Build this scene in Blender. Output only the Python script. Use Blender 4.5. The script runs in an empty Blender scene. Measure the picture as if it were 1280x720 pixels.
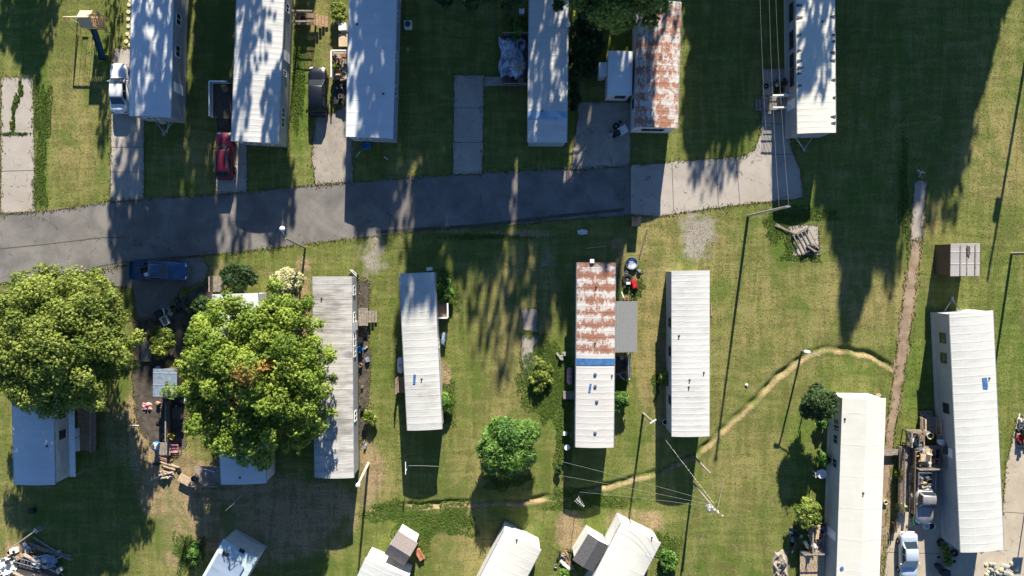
import bpy, bmesh, math, random
import numpy as np
from mathutils import Vector, Matrix
R = math.radians
random.seed(7)
RNG = np.random.default_rng(11)
C = bpy.context.scene.collection
scn = bpy.context.scene

# ------------------------------------------------------------ camera, sky, sun, exposure
CAM_H = 72.0; TILT = R(2.3); FPX = 865.0
cam_d = bpy.data.cameras.new('camera'); cam = bpy.data.objects.new('camera', cam_d); C.objects.link(cam)
cam.location = (0, 0, CAM_H); cam.rotation_euler = (-TILT, 0, 0)
cam_d.sensor_width = 36; cam_d.lens = FPX/1280*36; cam_d.clip_end = 3000; cam_d.clip_start = 0.5
scn.camera = cam
SUN_EL = R(21.7); SUN_AZ = R(6.8)
world = bpy.data.worlds.new('World'); scn.world = world; world.use_nodes = True
nt = world.node_tree
sky = nt.nodes.new('ShaderNodeTexSky'); sky.sky_type = 'NISHITA'; sky.sun_disc = False
sky.sun_elevation = SUN_EL; sky.sun_rotation = SUN_AZ; sky.altitude = 100; sky.air_density = 0.8; sky.dust_density = 0.0; sky.ozone_density = 5.0
bg = nt.nodes['Background']; bg.inputs['Strength'].default_value = 0.060
nt.links.new(sky.outputs[0], bg.inputs[0])
sun_d = bpy.data.lights.new('sun', 'SUN'); sun_d.energy = 5.0; sun_d.angle = R(0.5); sun_d.color = (1.0, 0.92, 0.78)
sun = bpy.data.objects.new('sun', sun_d); C.objects.link(sun)
SUNV = Vector((math.sin(SUN_AZ)*math.cos(SUN_EL), math.cos(SUN_AZ)*math.cos(SUN_EL), math.sin(SUN_EL)))
sun.rotation_euler = SUNV.to_track_quat('Z', 'Y').to_euler()
scn.view_settings.view_transform = 'Standard'; scn.view_settings.look = 'None'
scn.view_settings.gamma = 1; scn.view_settings.exposure = 1.6; scn.view_settings.use_curve_mapping = False

# ------------------------------------------------------------ helpers
def P(px, py, z=0.0):
    """world point at height z that the survey picture shows at pixel px, py"""
    d = Vector(((px-640)/FPX, -(py-360)/FPX, -1.0))
    ca, sa = math.cos(-TILT), math.sin(-TILT)
    d = Vector((d.x, d.y*ca - d.z*sa, d.y*sa + d.z*ca))
    t = (z-CAM_H)/d.z
    return Vector((d.x*t, d.y*t, z))
def P2(px, py, z=0.0):
    v = P(px, py, z); return (v.x, v.y)
M = {}
def nd(nt, typ, **kw):
    n = nt.nodes.new(typ)
    for k, v in kw.items():
        if k.startswith('i_'):
            key = k[2:]; key = int(key) if key.isdigit() else key.replace('_', ' ')
            n.inputs[key].default_value = v
        else: setattr(n, k, v)
    return n
def new_mat(name):
    m = bpy.data.materials.new(name); m.use_nodes = True
    t = m.node_tree; b = t.nodes['Principled BSDF']
    M[name] = m
    return m, t, b
def L(t, a, b): t.links.new(a, b)
def rgba(c): return (c[0], c[1], c[2], 1)
def mixc(t, fac, a, b, blend='MIX'):
    n = t.nodes.new('ShaderNodeMix'); n.data_type = 'RGBA'; n.blend_type = blend
    for s, v in ((0, fac), (6, a), (7, b)):
        if hasattr(v, 'is_output') or isinstance(v, bpy.types.NodeSocket): t.links.new(v, n.inputs[s])
        elif isinstance(v, (int, float)): n.inputs[s].default_value = v
        else: n.inputs[s].default_value = rgba(v)
    return n.outputs[2]
def mth(t, op, a, b=0.0, c=0.0, clamp=False):
    n = t.nodes.new('ShaderNodeMath'); n.operation = op; n.use_clamp = clamp
    for i, v in enumerate((a, b, c)):
        if isinstance(v, bpy.types.NodeSocket): t.links.new(v, n.inputs[i])
        else: n.inputs[i].default_value = v
    return n.outputs[0]
def sstep(t, v, lo, hi):
    n = t.nodes.new('ShaderNodeMapRange'); n.interpolation_type = 'SMOOTHSTEP'
    t.links.new(v, n.inputs[0]); n.inputs[1].default_value = lo; n.inputs[2].default_value = hi
    return n.outputs[0]
def noise(t, vec, scale, detail=4, rough=.55, dist=0.0, mapscale=None):
    if mapscale:
        mp = t.nodes.new('ShaderNodeMapping'); mp.inputs['Scale'].default_value = mapscale
        t.links.new(vec, mp.inputs[0]); vec = mp.outputs[0]
    n = t.nodes.new('ShaderNodeTexNoise'); n.inputs['Scale'].default_value = scale
    n.inputs['Detail'].default_value = detail; n.inputs['Roughness'].default_value = rough
    n.inputs['Distortion'].default_value = dist
    t.links.new(vec, n.inputs['Vector']); return n.outputs['Fac']
def objco(t): return t.nodes.new('ShaderNodeTexCoord').outputs['Object']
def bump(t, b, h, strength=.5, dist=.02):
    n = t.nodes.new('ShaderNodeBump'); n.inputs['Strength'].default_value = strength; n.inputs['Distance'].default_value = dist
    t.links.new(h, n.inputs['Height']); t.links.new(n.outputs[0], b.inputs['Normal'])
def simple(name, col, rough=.7, metal=0.0, var=.35, scale=2.5, bmp=0.0, coat=0.0, col2=None):
    m, t, b = new_mat(name)
    co = objco(t); n = noise(t, co, scale, 6, .6)
    dark = tuple(x*(1-var) for x in col) if col2 is None else col2
    light = tuple(min(1, x*(1+var*.35)) for x in col)
    L(t, mixc(t, sstep(t, n, .3, .7), dark, light), b.inputs['Base Color'])
    b.inputs['Roughness'].default_value = rough; b.inputs['Metallic'].default_value = metal
    if coat: b.inputs['Coat Weight'].default_value = coat; b.inputs['Coat Roughness'].default_value = .05
    if bmp: bump(t, b, noise(t, co, scale*5, 4), bmp, .02)
    return m

class MB:
    def __init__(s): s.v = []; s.f = []; s.sm = False
    def add(s, vs, fs):
        o = len(s.v); s.v += [tuple(v) for v in vs]; s.f += [tuple(i+o for i in f) for f in fs]; return s
    def box(s, c, d, rz=0, tilt=None):
        x, y, z = d[0]/2, d[1]/2, d[2]/2
        vs = [Vector((a*x, b*y, k*z)) for k in (-1, 1) for b in (-1, 1) for a in (-1, 1)]
        m = Matrix.Rotation(rz, 3, 'Z')
        if tilt: m = m @ Matrix.Rotation(tilt[0], 3, 'X') @ Matrix.Rotation(tilt[1], 3, 'Y')
        c = Vector(c)
        return s.add([m @ v + c for v in vs], [(0,2,3,1),(4,5,7,6),(0,1,5,4),(2,6,7,3),(0,4,6,2),(1,3,7,5)])
    def prism(s, pts, z0, z1):
        n = len(pts)
        a = sum(pts[i][0]*pts[(i+1) % n][1]-pts[(i+1) % n][0]*pts[i][1] for i in range(n))
        if a < 0: pts = pts[::-1]
        vs = [(p[0], p[1], z0) for p in pts]+[(p[0], p[1], z1) for p in pts]
        fs = [tuple(range(n-1, -1, -1)), tuple(range(n, 2*n))]+[(i, (i+1) % n, n+(i+1) % n, n+i) for i in range(n)]
        return s.add(vs, fs)
    def sheet(s, pts, z):
        n = len(pts)
        a = sum(pts[i][0]*pts[(i+1) % n][1]-pts[(i+1) % n][0]*pts[i][1] for i in range(n))
        if a < 0: pts = pts[::-1]
        return s.add([(p[0], p[1], z) for p in pts], [tuple(range(n))])
    def tube(s, pts, rad, n=8, cap=True):
        pts = [Vector(p) for p in pts]; k = len(pts)
        if not hasattr(rad, '__len__'): rad = [rad]*k
        vs = []; fs = []
        up = Vector((0, 0, 1)); 
        for i, p in enumerate(pts):
            d = (pts[min(i+1, k-1)]-pts[max(i-1, 0)]).normalized()
            ref = up if abs(d.z) < .9 else Vector((1, 0, 0))
            u = d.cross(ref).normalized(); w = u.cross(d).normalized()
            for j in range(n):
                a = 2*math.pi*j/n
                vs.append(p+(u*math.cos(a)+w*math.sin(a))*rad[i])
        for i in range(k-1):
            for j in range(n):
                fs.append((i*n+j, (i+1)*n+j, (i+1)*n+(j+1) % n, i*n+(j+1) % n))
        if cap: fs += [tuple(range(n)), tuple((k-1)*n+j for j in range(n-1, -1, -1))]
        return s.add(vs, fs)
    def lathe(s, c, prof, n=16, axis='Z', ang=0):
        vs = []; k = len(prof); c = Vector(c)
        for r, z in prof:
            for j in range(n):
                a = 2*math.pi*j/n
                v = Vector((r*math.cos(a), r*math.sin(a), z))
                if axis == 'X': v = Vector((v.z, v.x, v.y))
                if axis == 'Y': v = Vector((v.y, v.z, v.x))
                vs.append(c+v)
        fs = [(i*n+j, i*n+(j+1) % n, (i+1)*n+(j+1) % n, (i+1)*n+j) for i in range(k-1) for j in range(n)]
        fs += [tuple(range(n-1, -1, -1)), tuple((k-1)*n+j for j in range(n))]
        return s.add(vs, fs)
    def build(s, name, mat, parent=None, world=False, bevel=0, smooth=False, sub=0):
        vs = s.v
        if world and parent is not None:
            inv = root_matrix(parent).inverted(); vs = [tuple(inv @ Vector(v)) for v in vs]
        me = bpy.data.meshes.new(name); me.from_pydata([tuple(v) for v in vs], [], s.f); me.update()
        bm = bmesh.new(); bm.from_mesh(me); bmesh.ops.recalc_face_normals(bm, faces=bm.faces)
        if bevel:
            bmesh.ops.remove_doubles(bm, verts=bm.verts, dist=1e-4)
            bmesh.ops.bevel(bm, geom=[e for e in bm.edges], offset=bevel, segments=2, affect='EDGES', clamp_overlap=True)
        bm.to_mesh(me); bm.free()
        if smooth:
            for p in me.polygons: p.use_smooth = True
        o = bpy.data.objects.new(name, me); C.objects.link(o)
        me.materials.append(M[mat] if isinstance(mat, str) else mat)
        if sub:
            md = o.modifiers.new('s', 'SUBSURF'); md.levels = sub; md.render_levels = sub
        if parent is not None: o.parent = parent
        return o
def root_matrix(o):
    m = Matrix.Translation(o.location) @ Matrix.Rotation(o.rotation_euler.z, 4, 'Z')
    if o.parent is not None: m = root_matrix(o.parent) @ m
    return m
LABELS = {}
def tag(o, label, cat, group=None, shared=False):
    o['label'] = label; o['category'] = cat
    if group: o['group'] = group
    n = len(label.split())
    if not 4 <= n <= 16: print('LABEL LENGTH', n, label)
    if label in LABELS and not shared: print('DUPLICATE LABEL', label)
    LABELS[label] = 1
    return o
def thing(name, label, cat, loc=(0, 0, 0), rz=0, group=None, shared=False):
    o = bpy.data.objects.new(name, None); C.objects.link(o); o.empty_display_size = .3
    o.location = loc; o.rotation_euler = (0, 0, rz)
    return tag(o, label, cat, group, shared)
def struct(o, kind='structure'):
    o['kind'] = kind; return o
def inpoly(X, Y, poly):
    inside = np.zeros(X.shape, bool); n = len(poly)
    for i in range(n):
        x1, y1 = poly[i]; x2, y2 = poly[(i+1) % n]
        if y1 == y2: continue
        c = ((y1 > Y) != (y2 > Y)) & (X < (x2-x1)*(Y-y1)/(y2-y1)+x1)
        inside ^= c
    return inside
def segdist(X, Y, pts):
    """distance to a polyline and signed side (positive = left of travel)"""
    best = np.full(X.shape, 1e9); sd = np.zeros(X.shape)
    for (x1, y1), (x2, y2) in zip(pts[:-1], pts[1:]):
        dx, dy = x2-x1, y2-y1; l2 = dx*dx+dy*dy
        t = np.clip(((X-x1)*dx+(Y-y1)*dy)/l2, 0, 1)
        d = np.hypot(X-(x1+t*dx), Y-(y1+t*dy)); s = np.sign(dx*(Y-y1)-dy*(X-x1))
        m = d < best; best = np.where(m, d, best); sd = np.where(m, s*d, sd)
    return best, sd

# ------------------------------------------------------------ materials
def ground_mat():
    m, t, b = new_mat('lawn_ground'); co = objco(t)
    at = nd(t, 'ShaderNodeAttribute', attribute_name='cover'); sp = t.nodes.new('ShaderNodeSeparateColor'); L(t, at.outputs['Color'], sp.inputs[0])
    dry, dirt, lush, grav = sp.outputs[0], sp.outputs[1], sp.outputs[2], at.outputs['Alpha']
    big = noise(t, co, .16, 5, .6); mid = noise(t, co, .9, 6, .62); fine = noise(t, co, 5.5, 6, .7); blade = noise(t, co, 22, 3, .7)
    g = mixc(t, sstep(t, fine, .28, .72), (.074, .098, .020), (.205, .230, .060))
    g = mixc(t, mth(t, 'MULTIPLY', sstep(t, mid, .35, .7), .7), g, (.128, .132, .042))
    g2 = mixc(t, sstep(t, fine, .28, .7), (.155, .135, .048), (.32, .27, .11))
    d1 = mth(t, 'ADD', mth(t, 'MULTIPLY', dry, .75), mth(t, 'ADD', mth(t, 'MULTIPLY', big, .55), mth(t, 'MULTIPLY', mid, .45)))
    d1 = mth(t, 'ADD', d1, mth(t, 'MULTIPLY', blade, .35))
    col = mixc(t, sstep(t, d1, .72, 1.22), g, g2)
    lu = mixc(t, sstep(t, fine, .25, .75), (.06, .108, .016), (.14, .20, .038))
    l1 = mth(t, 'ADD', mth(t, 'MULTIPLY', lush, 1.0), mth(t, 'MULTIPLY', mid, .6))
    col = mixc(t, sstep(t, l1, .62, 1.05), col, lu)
    di = mixc(t, sstep(t, fine, .3, .7), (.20, .135, .075), (.40, .30, .18))
    e1 = mth(t, 'ADD', mth(t, 'MULTIPLY', dirt, 1.1), mth(t, 'ADD', mth(t, 'MULTIPLY', mid, .5), mth(t, 'MULTIPLY', fine, .45)))
    col = mixc(t, sstep(t, e1, .86, 1.22), col, di)
    rows = noise(t, co, 1.0, 3, .6, .8, (.22, 1.3, 1)); cols_ = noise(t, co, 1.0, 3, .6, .8, (1.1, .16, 1))
    mow = mth(t, 'ADD', mth(t, 'MULTIPLY', rows, .5), mth(t, 'MULTIPLY', cols_, .5))
    col = mixc(t, mth(t, 'MULTIPLY', sstep(t, mow, .45, .60), .5), col, (.075, .085, .022))
    col = mixc(t, mth(t, 'MULTIPLY', sstep(t, mow, .50, .36), .42), col, (.25, .23, .085))
    patch_ = noise(t, co, .45, 7, .72, .6); col = mixc(t, mth(t, 'MULTIPLY', sstep(t, patch_, .57, .70), .6), col, (.25, .19, .105))
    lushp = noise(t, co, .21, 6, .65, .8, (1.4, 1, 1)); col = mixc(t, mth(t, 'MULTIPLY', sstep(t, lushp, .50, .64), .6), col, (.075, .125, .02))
    vo = nd(t, 'ShaderNodeTexVoronoi', i_Scale=7.0); L(t, co, vo.inputs['Vector'])
    gr = mixc(t, sstep(t, vo.outputs['Distance'], .1, .7), (.34, .31, .265), (.25, .22, .175))
    f1 = mth(t, 'ADD', mth(t, 'MULTIPLY', grav, .66), mth(t, 'ADD', mth(t, 'MULTIPLY', mid, 1.1), mth(t, 'MULTIPLY', patch_, .9)))
    col = mixc(t, sstep(t, f1, 1.28, 1.75), col, gr)
    L(t, col, b.inputs['Base Color']); b.inputs['Roughness'].default_value = .95
    b.inputs['Specular IOR Level'].default_value = .1
    h = mth(t, 'ADD', mth(t, 'MULTIPLY', fine, .8), mth(t, 'MULTIPLY', blade, .5))
    bump(t, b, h, .5, .10)
ground_mat()
def paved(name, c1, c2, crack=.5, scale=1.0, stain=(.12, .1, .085), joints=0):
    m, t, b = new_mat(name); co = objco(t)
    big = noise(t, co, .35*scale, 6, .62, .4); fine = noise(t, co, 9, 5, .7); mid = noise(t, co, 1.6, 6, .65)
    col = mixc(t, sstep(t, big, .3, .72), c1, c2)
    col = mixc(t, mth(t, 'MULTIPLY', sstep(t, fine, .45, .75), .4), col, tuple(x*.62 for x in c1))
    col = mixc(t, mth(t, 'MULTIPLY', sstep(t, mid, .56, .74), .45), col, stain)
    vo = nd(t, 'ShaderNodeTexVoronoi', feature='DISTANCE_TO_EDGE', i_Scale=.28*scale)
    wn = t.nodes.new('ShaderNodeTexNoise'); wn.inputs['Scale'].default_value = 1.1; wn.inputs['Detail'].default_value = 5; L(t, co, wn.inputs['Vector'])
    vadd = t.nodes.new('ShaderNodeVectorMath'); vadd.operation = 'MULTIPLY_ADD'
    L(t, wn.outputs['Color'], vadd.inputs[0]); vadd.inputs[1].default_value = (1.1, 1.1, 1.1); L(t, co, vadd.inputs[2])
    L(t, vadd.outputs[0], vo.inputs['Vector'])
    ck = mth(t, 'MULTIPLY', mth(t, 'LESS_THAN', vo.outputs['Distance'], .005), crack)
    ck = mth(t, 'MULTIPLY', ck, sstep(t, mid, .42, .55))
    col = mixc(t, ck, col, (.04, .04, .035))
    L(t, col, b.inputs['Base Color']); b.inputs['Roughness'].default_value = .9
    bump(t, b, fine, .4, .012)
paved('asphalt', (.115, .106, .098), (.205, .19, .172), .8, 1, (.085, .08, .075))
paved('concrete', (.30, .265, .225), (.37, .335, .29), .8, 1.1, (.24, .2, .165))
paved('old_concrete', (.24, .21, .18), (.34, .30, .25), 1, 1.6, (.14, .12, .1))
paved('dirt_path', (.19, .13, .085), (.32, .24, .165), 0, 2.5, (.10, .11, .04))
simple('slab_joint', (.07, .07, .055), .95)

def roof_mat(name, base, dirt=.3, dirtc=(.28, .26, .24), rust=0, rustc=(.30, .085, .04), panel=.6, ymin=None, band=.5, rough=.42):
    m, t, b = new_mat(name); co = objco(t)
    sx = nd(t, 'ShaderNodeSeparateXYZ'); L(t, co, sx.inputs[0])
    streak = noise(t, co, 1.0, 6, .65, 0, (.35, 2.2, 1)); big = noise(t, co, .45, 5, .6); fine = noise(t, co, 7, 4, .7)
    col = mixc(t, sstep(t, big, .3, .75), base, tuple(x*.9 for x in base))
    dm = mth(t, 'MULTIPLY', sstep(t, mth(t, 'ADD', mth(t, 'MULTIPLY', streak, .7), mth(t, 'MULTIPLY', big, .3)), .62-dirt*.25, .9-dirt*.25), min(1, .25+dirt))
    col = mixc(t, dm, col, dirtc)
    # one colour shift per sheet of tin
    pn = mth(t, 'FLOOR', mth(t, 'DIVIDE', sx.outputs[1], panel))
    wn = nd(t, 'ShaderNodeTexWhiteNoise', noise_dimensions='1D'); L(t, pn, wn.inputs['W'])
    col = mixc(t, mth(t, 'MULTIPLY', wn.outputs[0], .16), col, dirtc)
    if rust:
        rb = mth(t, 'FRACT', mth(t, 'DIVIDE', sx.outputs[1], panel*2))
        edge = mth(t, 'ABSOLUTE', mth(t, 'SUBTRACT', rb, .5))
        r1 = noise(t, co, .9, 7, .72, .5, (1.0, .7, 1)); r2 = noise(t, co, 3.2, 8, .85, .2, (1.3, .8, 1))
        v = mth(t, 'ADD', mth(t, 'ADD', mth(t, 'MULTIPLY', r1, 1.0), mth(t, 'MULTIPLY', r2, 1.35)), mth(t, 'MULTIPLY', edge, -band))
        if ymin is not None: v = mth(t, 'ADD', v, mth(t, 'MULTIPLY', sstep(t, sx.outputs[1], ymin-.5, ymin+.3), .45)); v = mth(t, 'SUBTRACT', v, .45)
        th = 1.30-rust*.35
        rc = mixc(t, sstep(t, r2, .35, .65), tuple(x*.75 for x in rustc), tuple(min(1, x*1.6) for x in rustc))
        col = mixc(t, mth(t, 'MULTIPLY', sstep(t, v, th-.04, th+.07), .92), col, rc)
    L(t, col, b.inputs['Base Color']); b.inputs['Roughness'].default_value = rough
    b.inputs['Specular IOR Level'].default_value = .35
    bump(t, b, mth(t, 'ADD', mth(t, 'MULTIPLY', fine, .25), mth(t, 'MULTIPLY', streak, 1.0)), .22, .05)
roof_mat('roof_white', (.50, .51, .49), .35, (.40, .40, .38))
roof_mat('roof_bright', (.53, .53, .495), .22, (.52, .52, .48))
roof_mat('roof_cream', (.60, .585, .52), .03, (.6, .58, .5))
roof_mat('roof_bluish', (.60, .615, .62), .15, (.36, .40, .44))
roof_mat('roof_grimy', (.47, .455, .425), .85, (.19, .175, .16))
roof_mat('roof_patchy', (.51, .51, .48), .45, (.19, .17, .15))
roof_mat('roof_dull', (.53, .53, .505), .5, (.36, .34, .31))
roof_mat('roof_rust_top', (.52, .505, .475), .25, (.36, .32, .29), .84, (.20, .078, .042), .62, 0.0, .5)
roof_mat('roof_rust_all', (.50, .475, .44), .3, (.36, .32, .29), .62, (.21, .082, .042), .62, None, .25)
roof_mat('roof_teal', (.52, .62, .62), .2, (.3, .36, .38))
roof_mat('roof_shade_blue', (.27, .34, .44), .5, (.12, .14, .19))  # blue tone of a shaded roof, put into the base colour
simple('blue_panel', (.05, .14, .30), .5, 0, .6, 2.2, col2=(.03, .085, .20))
simple('blue_stain', (.34, .42, .50), .5, 0, .6, 1.6, col2=(.16, .27, .42))
simple('grey_tin', (.20, .205, .20), .6, 0, .12, 6)
simple('blue_grey_tin', (.20, .25, .32), .5, 0, .3, 3)
simple('shingle', (.085, .085, .09), .95, 0, .45, 9, .5)
simple('shingle_brown', (.22, .19, .18), .95, 0, .3, 9, .5)
def siding(name, col, pitch=.2, dark=.55):
    m, t, b = new_mat(name); co = objco(t); sx = nd(t, 'ShaderNodeSeparateXYZ'); L(t, co, sx.inputs[0])
    f = mth(t, 'FRACT', mth(t, 'DIVIDE', sx.outputs[2], pitch)); n = noise(t, co, 1.2, 5)
    c = mixc(t, sstep(t, n, .3, .75), tuple(x*.82 for x in col), col)
    c = mixc(t, mth(t, 'LESS_THAN', f, .12), c, tuple(x*dark for x in col))
    L(t, c, b.inputs['Base Color']); b.inputs['Roughness'].default_value = .6
    bump(t, b, f, .5, .02)
for nm, c in (('siding_white', (.62, .62, .60)), ('siding_grey', (.36, .37, .37)), ('siding_tan', (.42, .36, .28)), ('siding_cream', (.6, .56, .44)),
              ('siding_blue', (.34, .40, .48)), ('siding_brown', (.13, .075, .05)), ('skirt_grey', (.22, .22, .21)), ('skirt_white', (.5, .5, .48)), ('skirt_dark', (.1, .09, .08))): siding(nm, c)
simple('trim_white', (.72, .72, .70), .5, 0, .12)
simple('trim_dark', (.06, .055, .05), .6)
simple('flashing', (.45, .46, .46), .35, .6, .3)
m, t, b = new_mat('window_glass'); b.inputs['Base Color'].default_value = (.02, .028, .035, 1); b.inputs['Roughness'].default_value = .06; b.inputs['Specular IOR Level'].default_value = .8
simple('wood_weathered', (.27, .23, .19), .9, 0, .45, 5, .4)
simple('wood_warm', (.36, .22, .13), .85, 0, .4, 5, .3)
simple('wood_dark', (.10, .075, .055), .9, 0, .4, 5, .3)
simple('wood_pale', (.50, .38, .25), .85, 0, .3, 5, .2)
simple('playset_wood', (.58, .40, .22), .7, 0, .25, 6)
simple('pole_wood', (.22, .19, .155), .9, 0, .4, 6)
simple('galvanised', (.45, .46, .46), .4, .7, .25, 5)
simple('white_plastic', (.70, .70, .68), .4, 0, .15)
simple('black_plastic', (.02, .02, .022), .45, 0, .3)
simple('red_plastic', (.50, .02, .025), .4, 0, .2)
simple('green_plastic', (.03, .16, .07), .45, 0, .3)
simple('teal_canvas', (.015, .075, .085), .7, 0, .3)
simple('blue_plastic', (.03, .22, .50), .4, 0, .3)
simple('orange_plastic', (.65, .13, .03), .45, 0, .2)
simple('pink_faded', (.45, .22, .22), .7, 0, .3)
simple('maroon_cloth', (.16, .015, .03), .9, 0, .3)
simple('yellow_plastic', (.55, .42, .05), .5, 0, .3)
simple('tarp_blue_white', (.45, .52, .62), .45, 0, .9, 1.6, .5, col2=(.05, .09, .17))
simple('cardboard', (.36, .24, .14), .9, 0, .3)
simple('dark_soil', (.045, .035, .028), 1, 0, .4)
simple('rubber', (.018, .018, .018), .85, 0, .3)
simple('paver', (.56, .50, .32), .9, 0, .3, 6)
simple('terracotta', (.38, .15, .08), .85)
simple('cinder_block', (.32, .31, .29), .95, 0, .3, 6)
simple('bark', (.11, .085, .065), .95, 0, .5, 5, .6)
simple('wire_metal', (.34, .34, .33), .4, .3, .1)
simple('paint_white', (.66, .68, .70), .3, 0, .05, 1, 0, .6)
simple('paint_black', (.004, .006, .012), .35, 0, .1, 1, 0, .15)
simple('paint_red', (.10, .003, .016), .4, 0, .15, 1, 0, .3)
simple('paint_blue', (.03, .085, .19), .35, .1, .3, 2, 0, .3)
simple('paint_silver', (.38, .37, .36), .35, .5, .2, 2, 0, .4)
simple('head_lamp', (.75, .76, .78), .15, 0, .05)
simple('tail_lamp', (.35, .01, .01), .2, 0, .1)
simple('rim_metal', (.42, .42, .43), .3, .8, .1)
simple('cream_bark', (.50, .46, .34), .8)
def leaf(name, c1, c2, c3, trans=.25):
    m, t, b = new_mat(name)
    at = nd(t, 'ShaderNodeAttribute', attribute_name='tint'); sp = t.nodes.new('ShaderNodeSeparateColor'); L(t, at.outputs['Color'], sp.inputs[0])
    col = mixc(t, sp.outputs[0], c1, c2); col = mixc(t, sp.outputs[1], col, c3)
    L(t, col, b.inputs['Base Color']); b.inputs['Roughness'].default_value = .55; b.inputs['Specular IOR Level'].default_value = .25
    tr = t.nodes.new('ShaderNodeBsdfTranslucent'); L(t, mixc(t, .5, col, (.16, .2, .03)), tr.inputs[0])
    mx = t.nodes.new('ShaderNodeMixShader'); mx.inputs[0].default_value = trans
    out = t.nodes['Material Output']; L(t, b.outputs[0], mx.inputs[1]); L(t, tr.outputs[0], mx.inputs[2]); L(t, mx.outputs[0], out.inputs[0])
leaf('leaf_maple', (.085, .155, .016), (.31, .40, .06), (.62, .32, .11), .38)
leaf('leaf_oak', (.085, .135, .02), (.32, .375, .075), (.25, .2, .05), .36)
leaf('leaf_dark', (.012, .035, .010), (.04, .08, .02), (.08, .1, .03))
leaf('leaf_willow', (.04, .11, .018), (.15, .27, .05), (.2, .25, .08))
leaf('leaf_cream', (.30, .30, .14), (.62, .58, .33), (.10, .15, .04))
leaf('grass_blades', (.06, .09, .02), (.19, .21, .06), (.34, .27, .14), .2)
leaf('weed_leaf', (.06, .13, .02), (.17, .27, .045), (.26, .25, .08), .35)

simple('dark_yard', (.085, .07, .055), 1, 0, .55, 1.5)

paved('concrete_tan', (.34, .285, .215), (.44, .385, .30), .5, 1.1, (.22, .19, .15))

simple('paint_ice', (.44, .51, .60), .3, .1, .05, 1, 0, .6)

# ------------------------------------------------------------ ground, road, drives
def to_px(X, Y):
    ca, sa = math.cos(TILT), math.sin(TILT)
    dy = Y; dz = -CAM_H
    yc = dy*ca - dz*sa*-1*-1; zc = dz
    # rotate the world ray back into camera axes (rotation +TILT about X)
    yc = Y*math.cos(TILT) - (-CAM_H)*math.sin(TILT); zc = Y*math.sin(TILT) + (-CAM_H)*math.cos(TILT)
    return 640 + X/(-zc)*FPX, 360 - yc/(-zc)*FPX
gx = np.concatenate([[-900, -300, -140, -90, -70], np.arange(-60, 60.01, .18), [70, 90, 140, 300, 900]])
gy = np.concatenate([[-900, -300, -120, -70, -48], np.arange(-38, 34.01, .18), [42, 60, 120, 300, 900]])
X, Y = np.meshgrid(gx, gy); PX, PY = to_px(X, Y)
DITCH = [P2(*p) for p in [(446,642),(500,635),(560,631),(650,628),(700,622),(760,608),(815,594),(870,570),(930,515),(968,477),(1005,446),(1030,438),(1060,438),(1090,447),(1118,462)]]
dd, ds = segdist(X, Y, DITCH)
wig = np.sin(X*1.3)*.07+np.sin(X*3.1+Y)*.05
ds2 = ds+wig
vary = .75+.25*np.sin(X*.7+1)+.2*np.sin(X*2.3+Y*1.7)
Z = -.25*vary*np.exp(-((ds2-.22)/.24)**2)*(np.abs(dd) < 2) + .04*np.exp(-((ds2+.35)/.25)**2)*(np.abs(dd) < 2)
endf = np.clip((PX-450)/40, 0, 1)*np.clip((1122-PX)/6, 0, 1); Z = Z*endf
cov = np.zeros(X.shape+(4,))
BL = {0: [(960,400,170,130,.42),(815,420,24,150,1.0),(850,300,60,40,.6),(1240,205,55,60,.75),(1245,90,50,100,.4),(645,420,55,110,.6),(92,180,50,80,.55),(110,90,60,60,.3),
          (600,690,70,45,.6),(930,600,80,110,.35),(480,600,30,40,.5),(220,600,35,60,.8),(212,700,40,40,.5),(1100,360,60,50,.5),(398,60,30,90,.5),(520,220,45,40,.4),(1160,260,30,60,.5),
          (15,600,30,120,.45),(610,560,60,70,.45),(250,190,30,70,.45),(1010,650,20,80,-.3),(700,330,90,60,.3)],
      1: [(872,300,44,52,.45),(330,640,110,60,.85),(215,620,44,44,.7),(270,600,40,30,.8),(160,540,60,90,.5),(290,690,120,40,.35),(540,300,60,14,.4),(620,440,26,60,.35),(420,650,40,50,.4),(720,305,60,20,.35),(816,400,15,120,.42),(803,500,12,30,.35),(655,430,18,70,.3),(1230,190,40,50,.25),(185,470,22,130,.75),(208,580,34,24,1.0),(275,420,50,70,.55),(466,590,20,42,.8),(455,480,12,90,.7),(378,375,12,60,.9),(556,470,11,26,.8),(712,662,22,36,.9),(795,652,48,20,.9),
          (612,20,22,34,.5),(1000,262,40,6,.6),(20,695,45,22,.9),(640,292,60,8,.6),(240,330,70,20,.6),(775,330,14,50,.55),(1108,640,12,90,.7),(988,308,18,14,.4),(100,262,60,5,.7),
          (835,480,8,90,.7),(225,690,26,26,.6),(1180,480,14,90,.6),(535,285,60,6,.7),(1130,430,14,200,.35),(430,330,60,20,.4),(230,420,35,60,.5),(700,500,8,60,.5),(450,250,8,6,.5)],
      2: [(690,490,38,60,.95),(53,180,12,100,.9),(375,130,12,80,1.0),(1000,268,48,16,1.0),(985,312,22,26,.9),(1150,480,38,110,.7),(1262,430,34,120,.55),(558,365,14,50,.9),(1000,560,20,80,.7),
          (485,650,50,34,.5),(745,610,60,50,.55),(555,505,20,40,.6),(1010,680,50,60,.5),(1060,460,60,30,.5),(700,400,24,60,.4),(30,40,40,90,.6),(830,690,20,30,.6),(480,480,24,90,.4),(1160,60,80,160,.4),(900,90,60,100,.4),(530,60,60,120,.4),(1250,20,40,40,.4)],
      3: [(872,294,30,40,1.1),(466,318,20,44,1.0),(690,318,30,26,.5),(760,180,40,40,.2)]}
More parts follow.
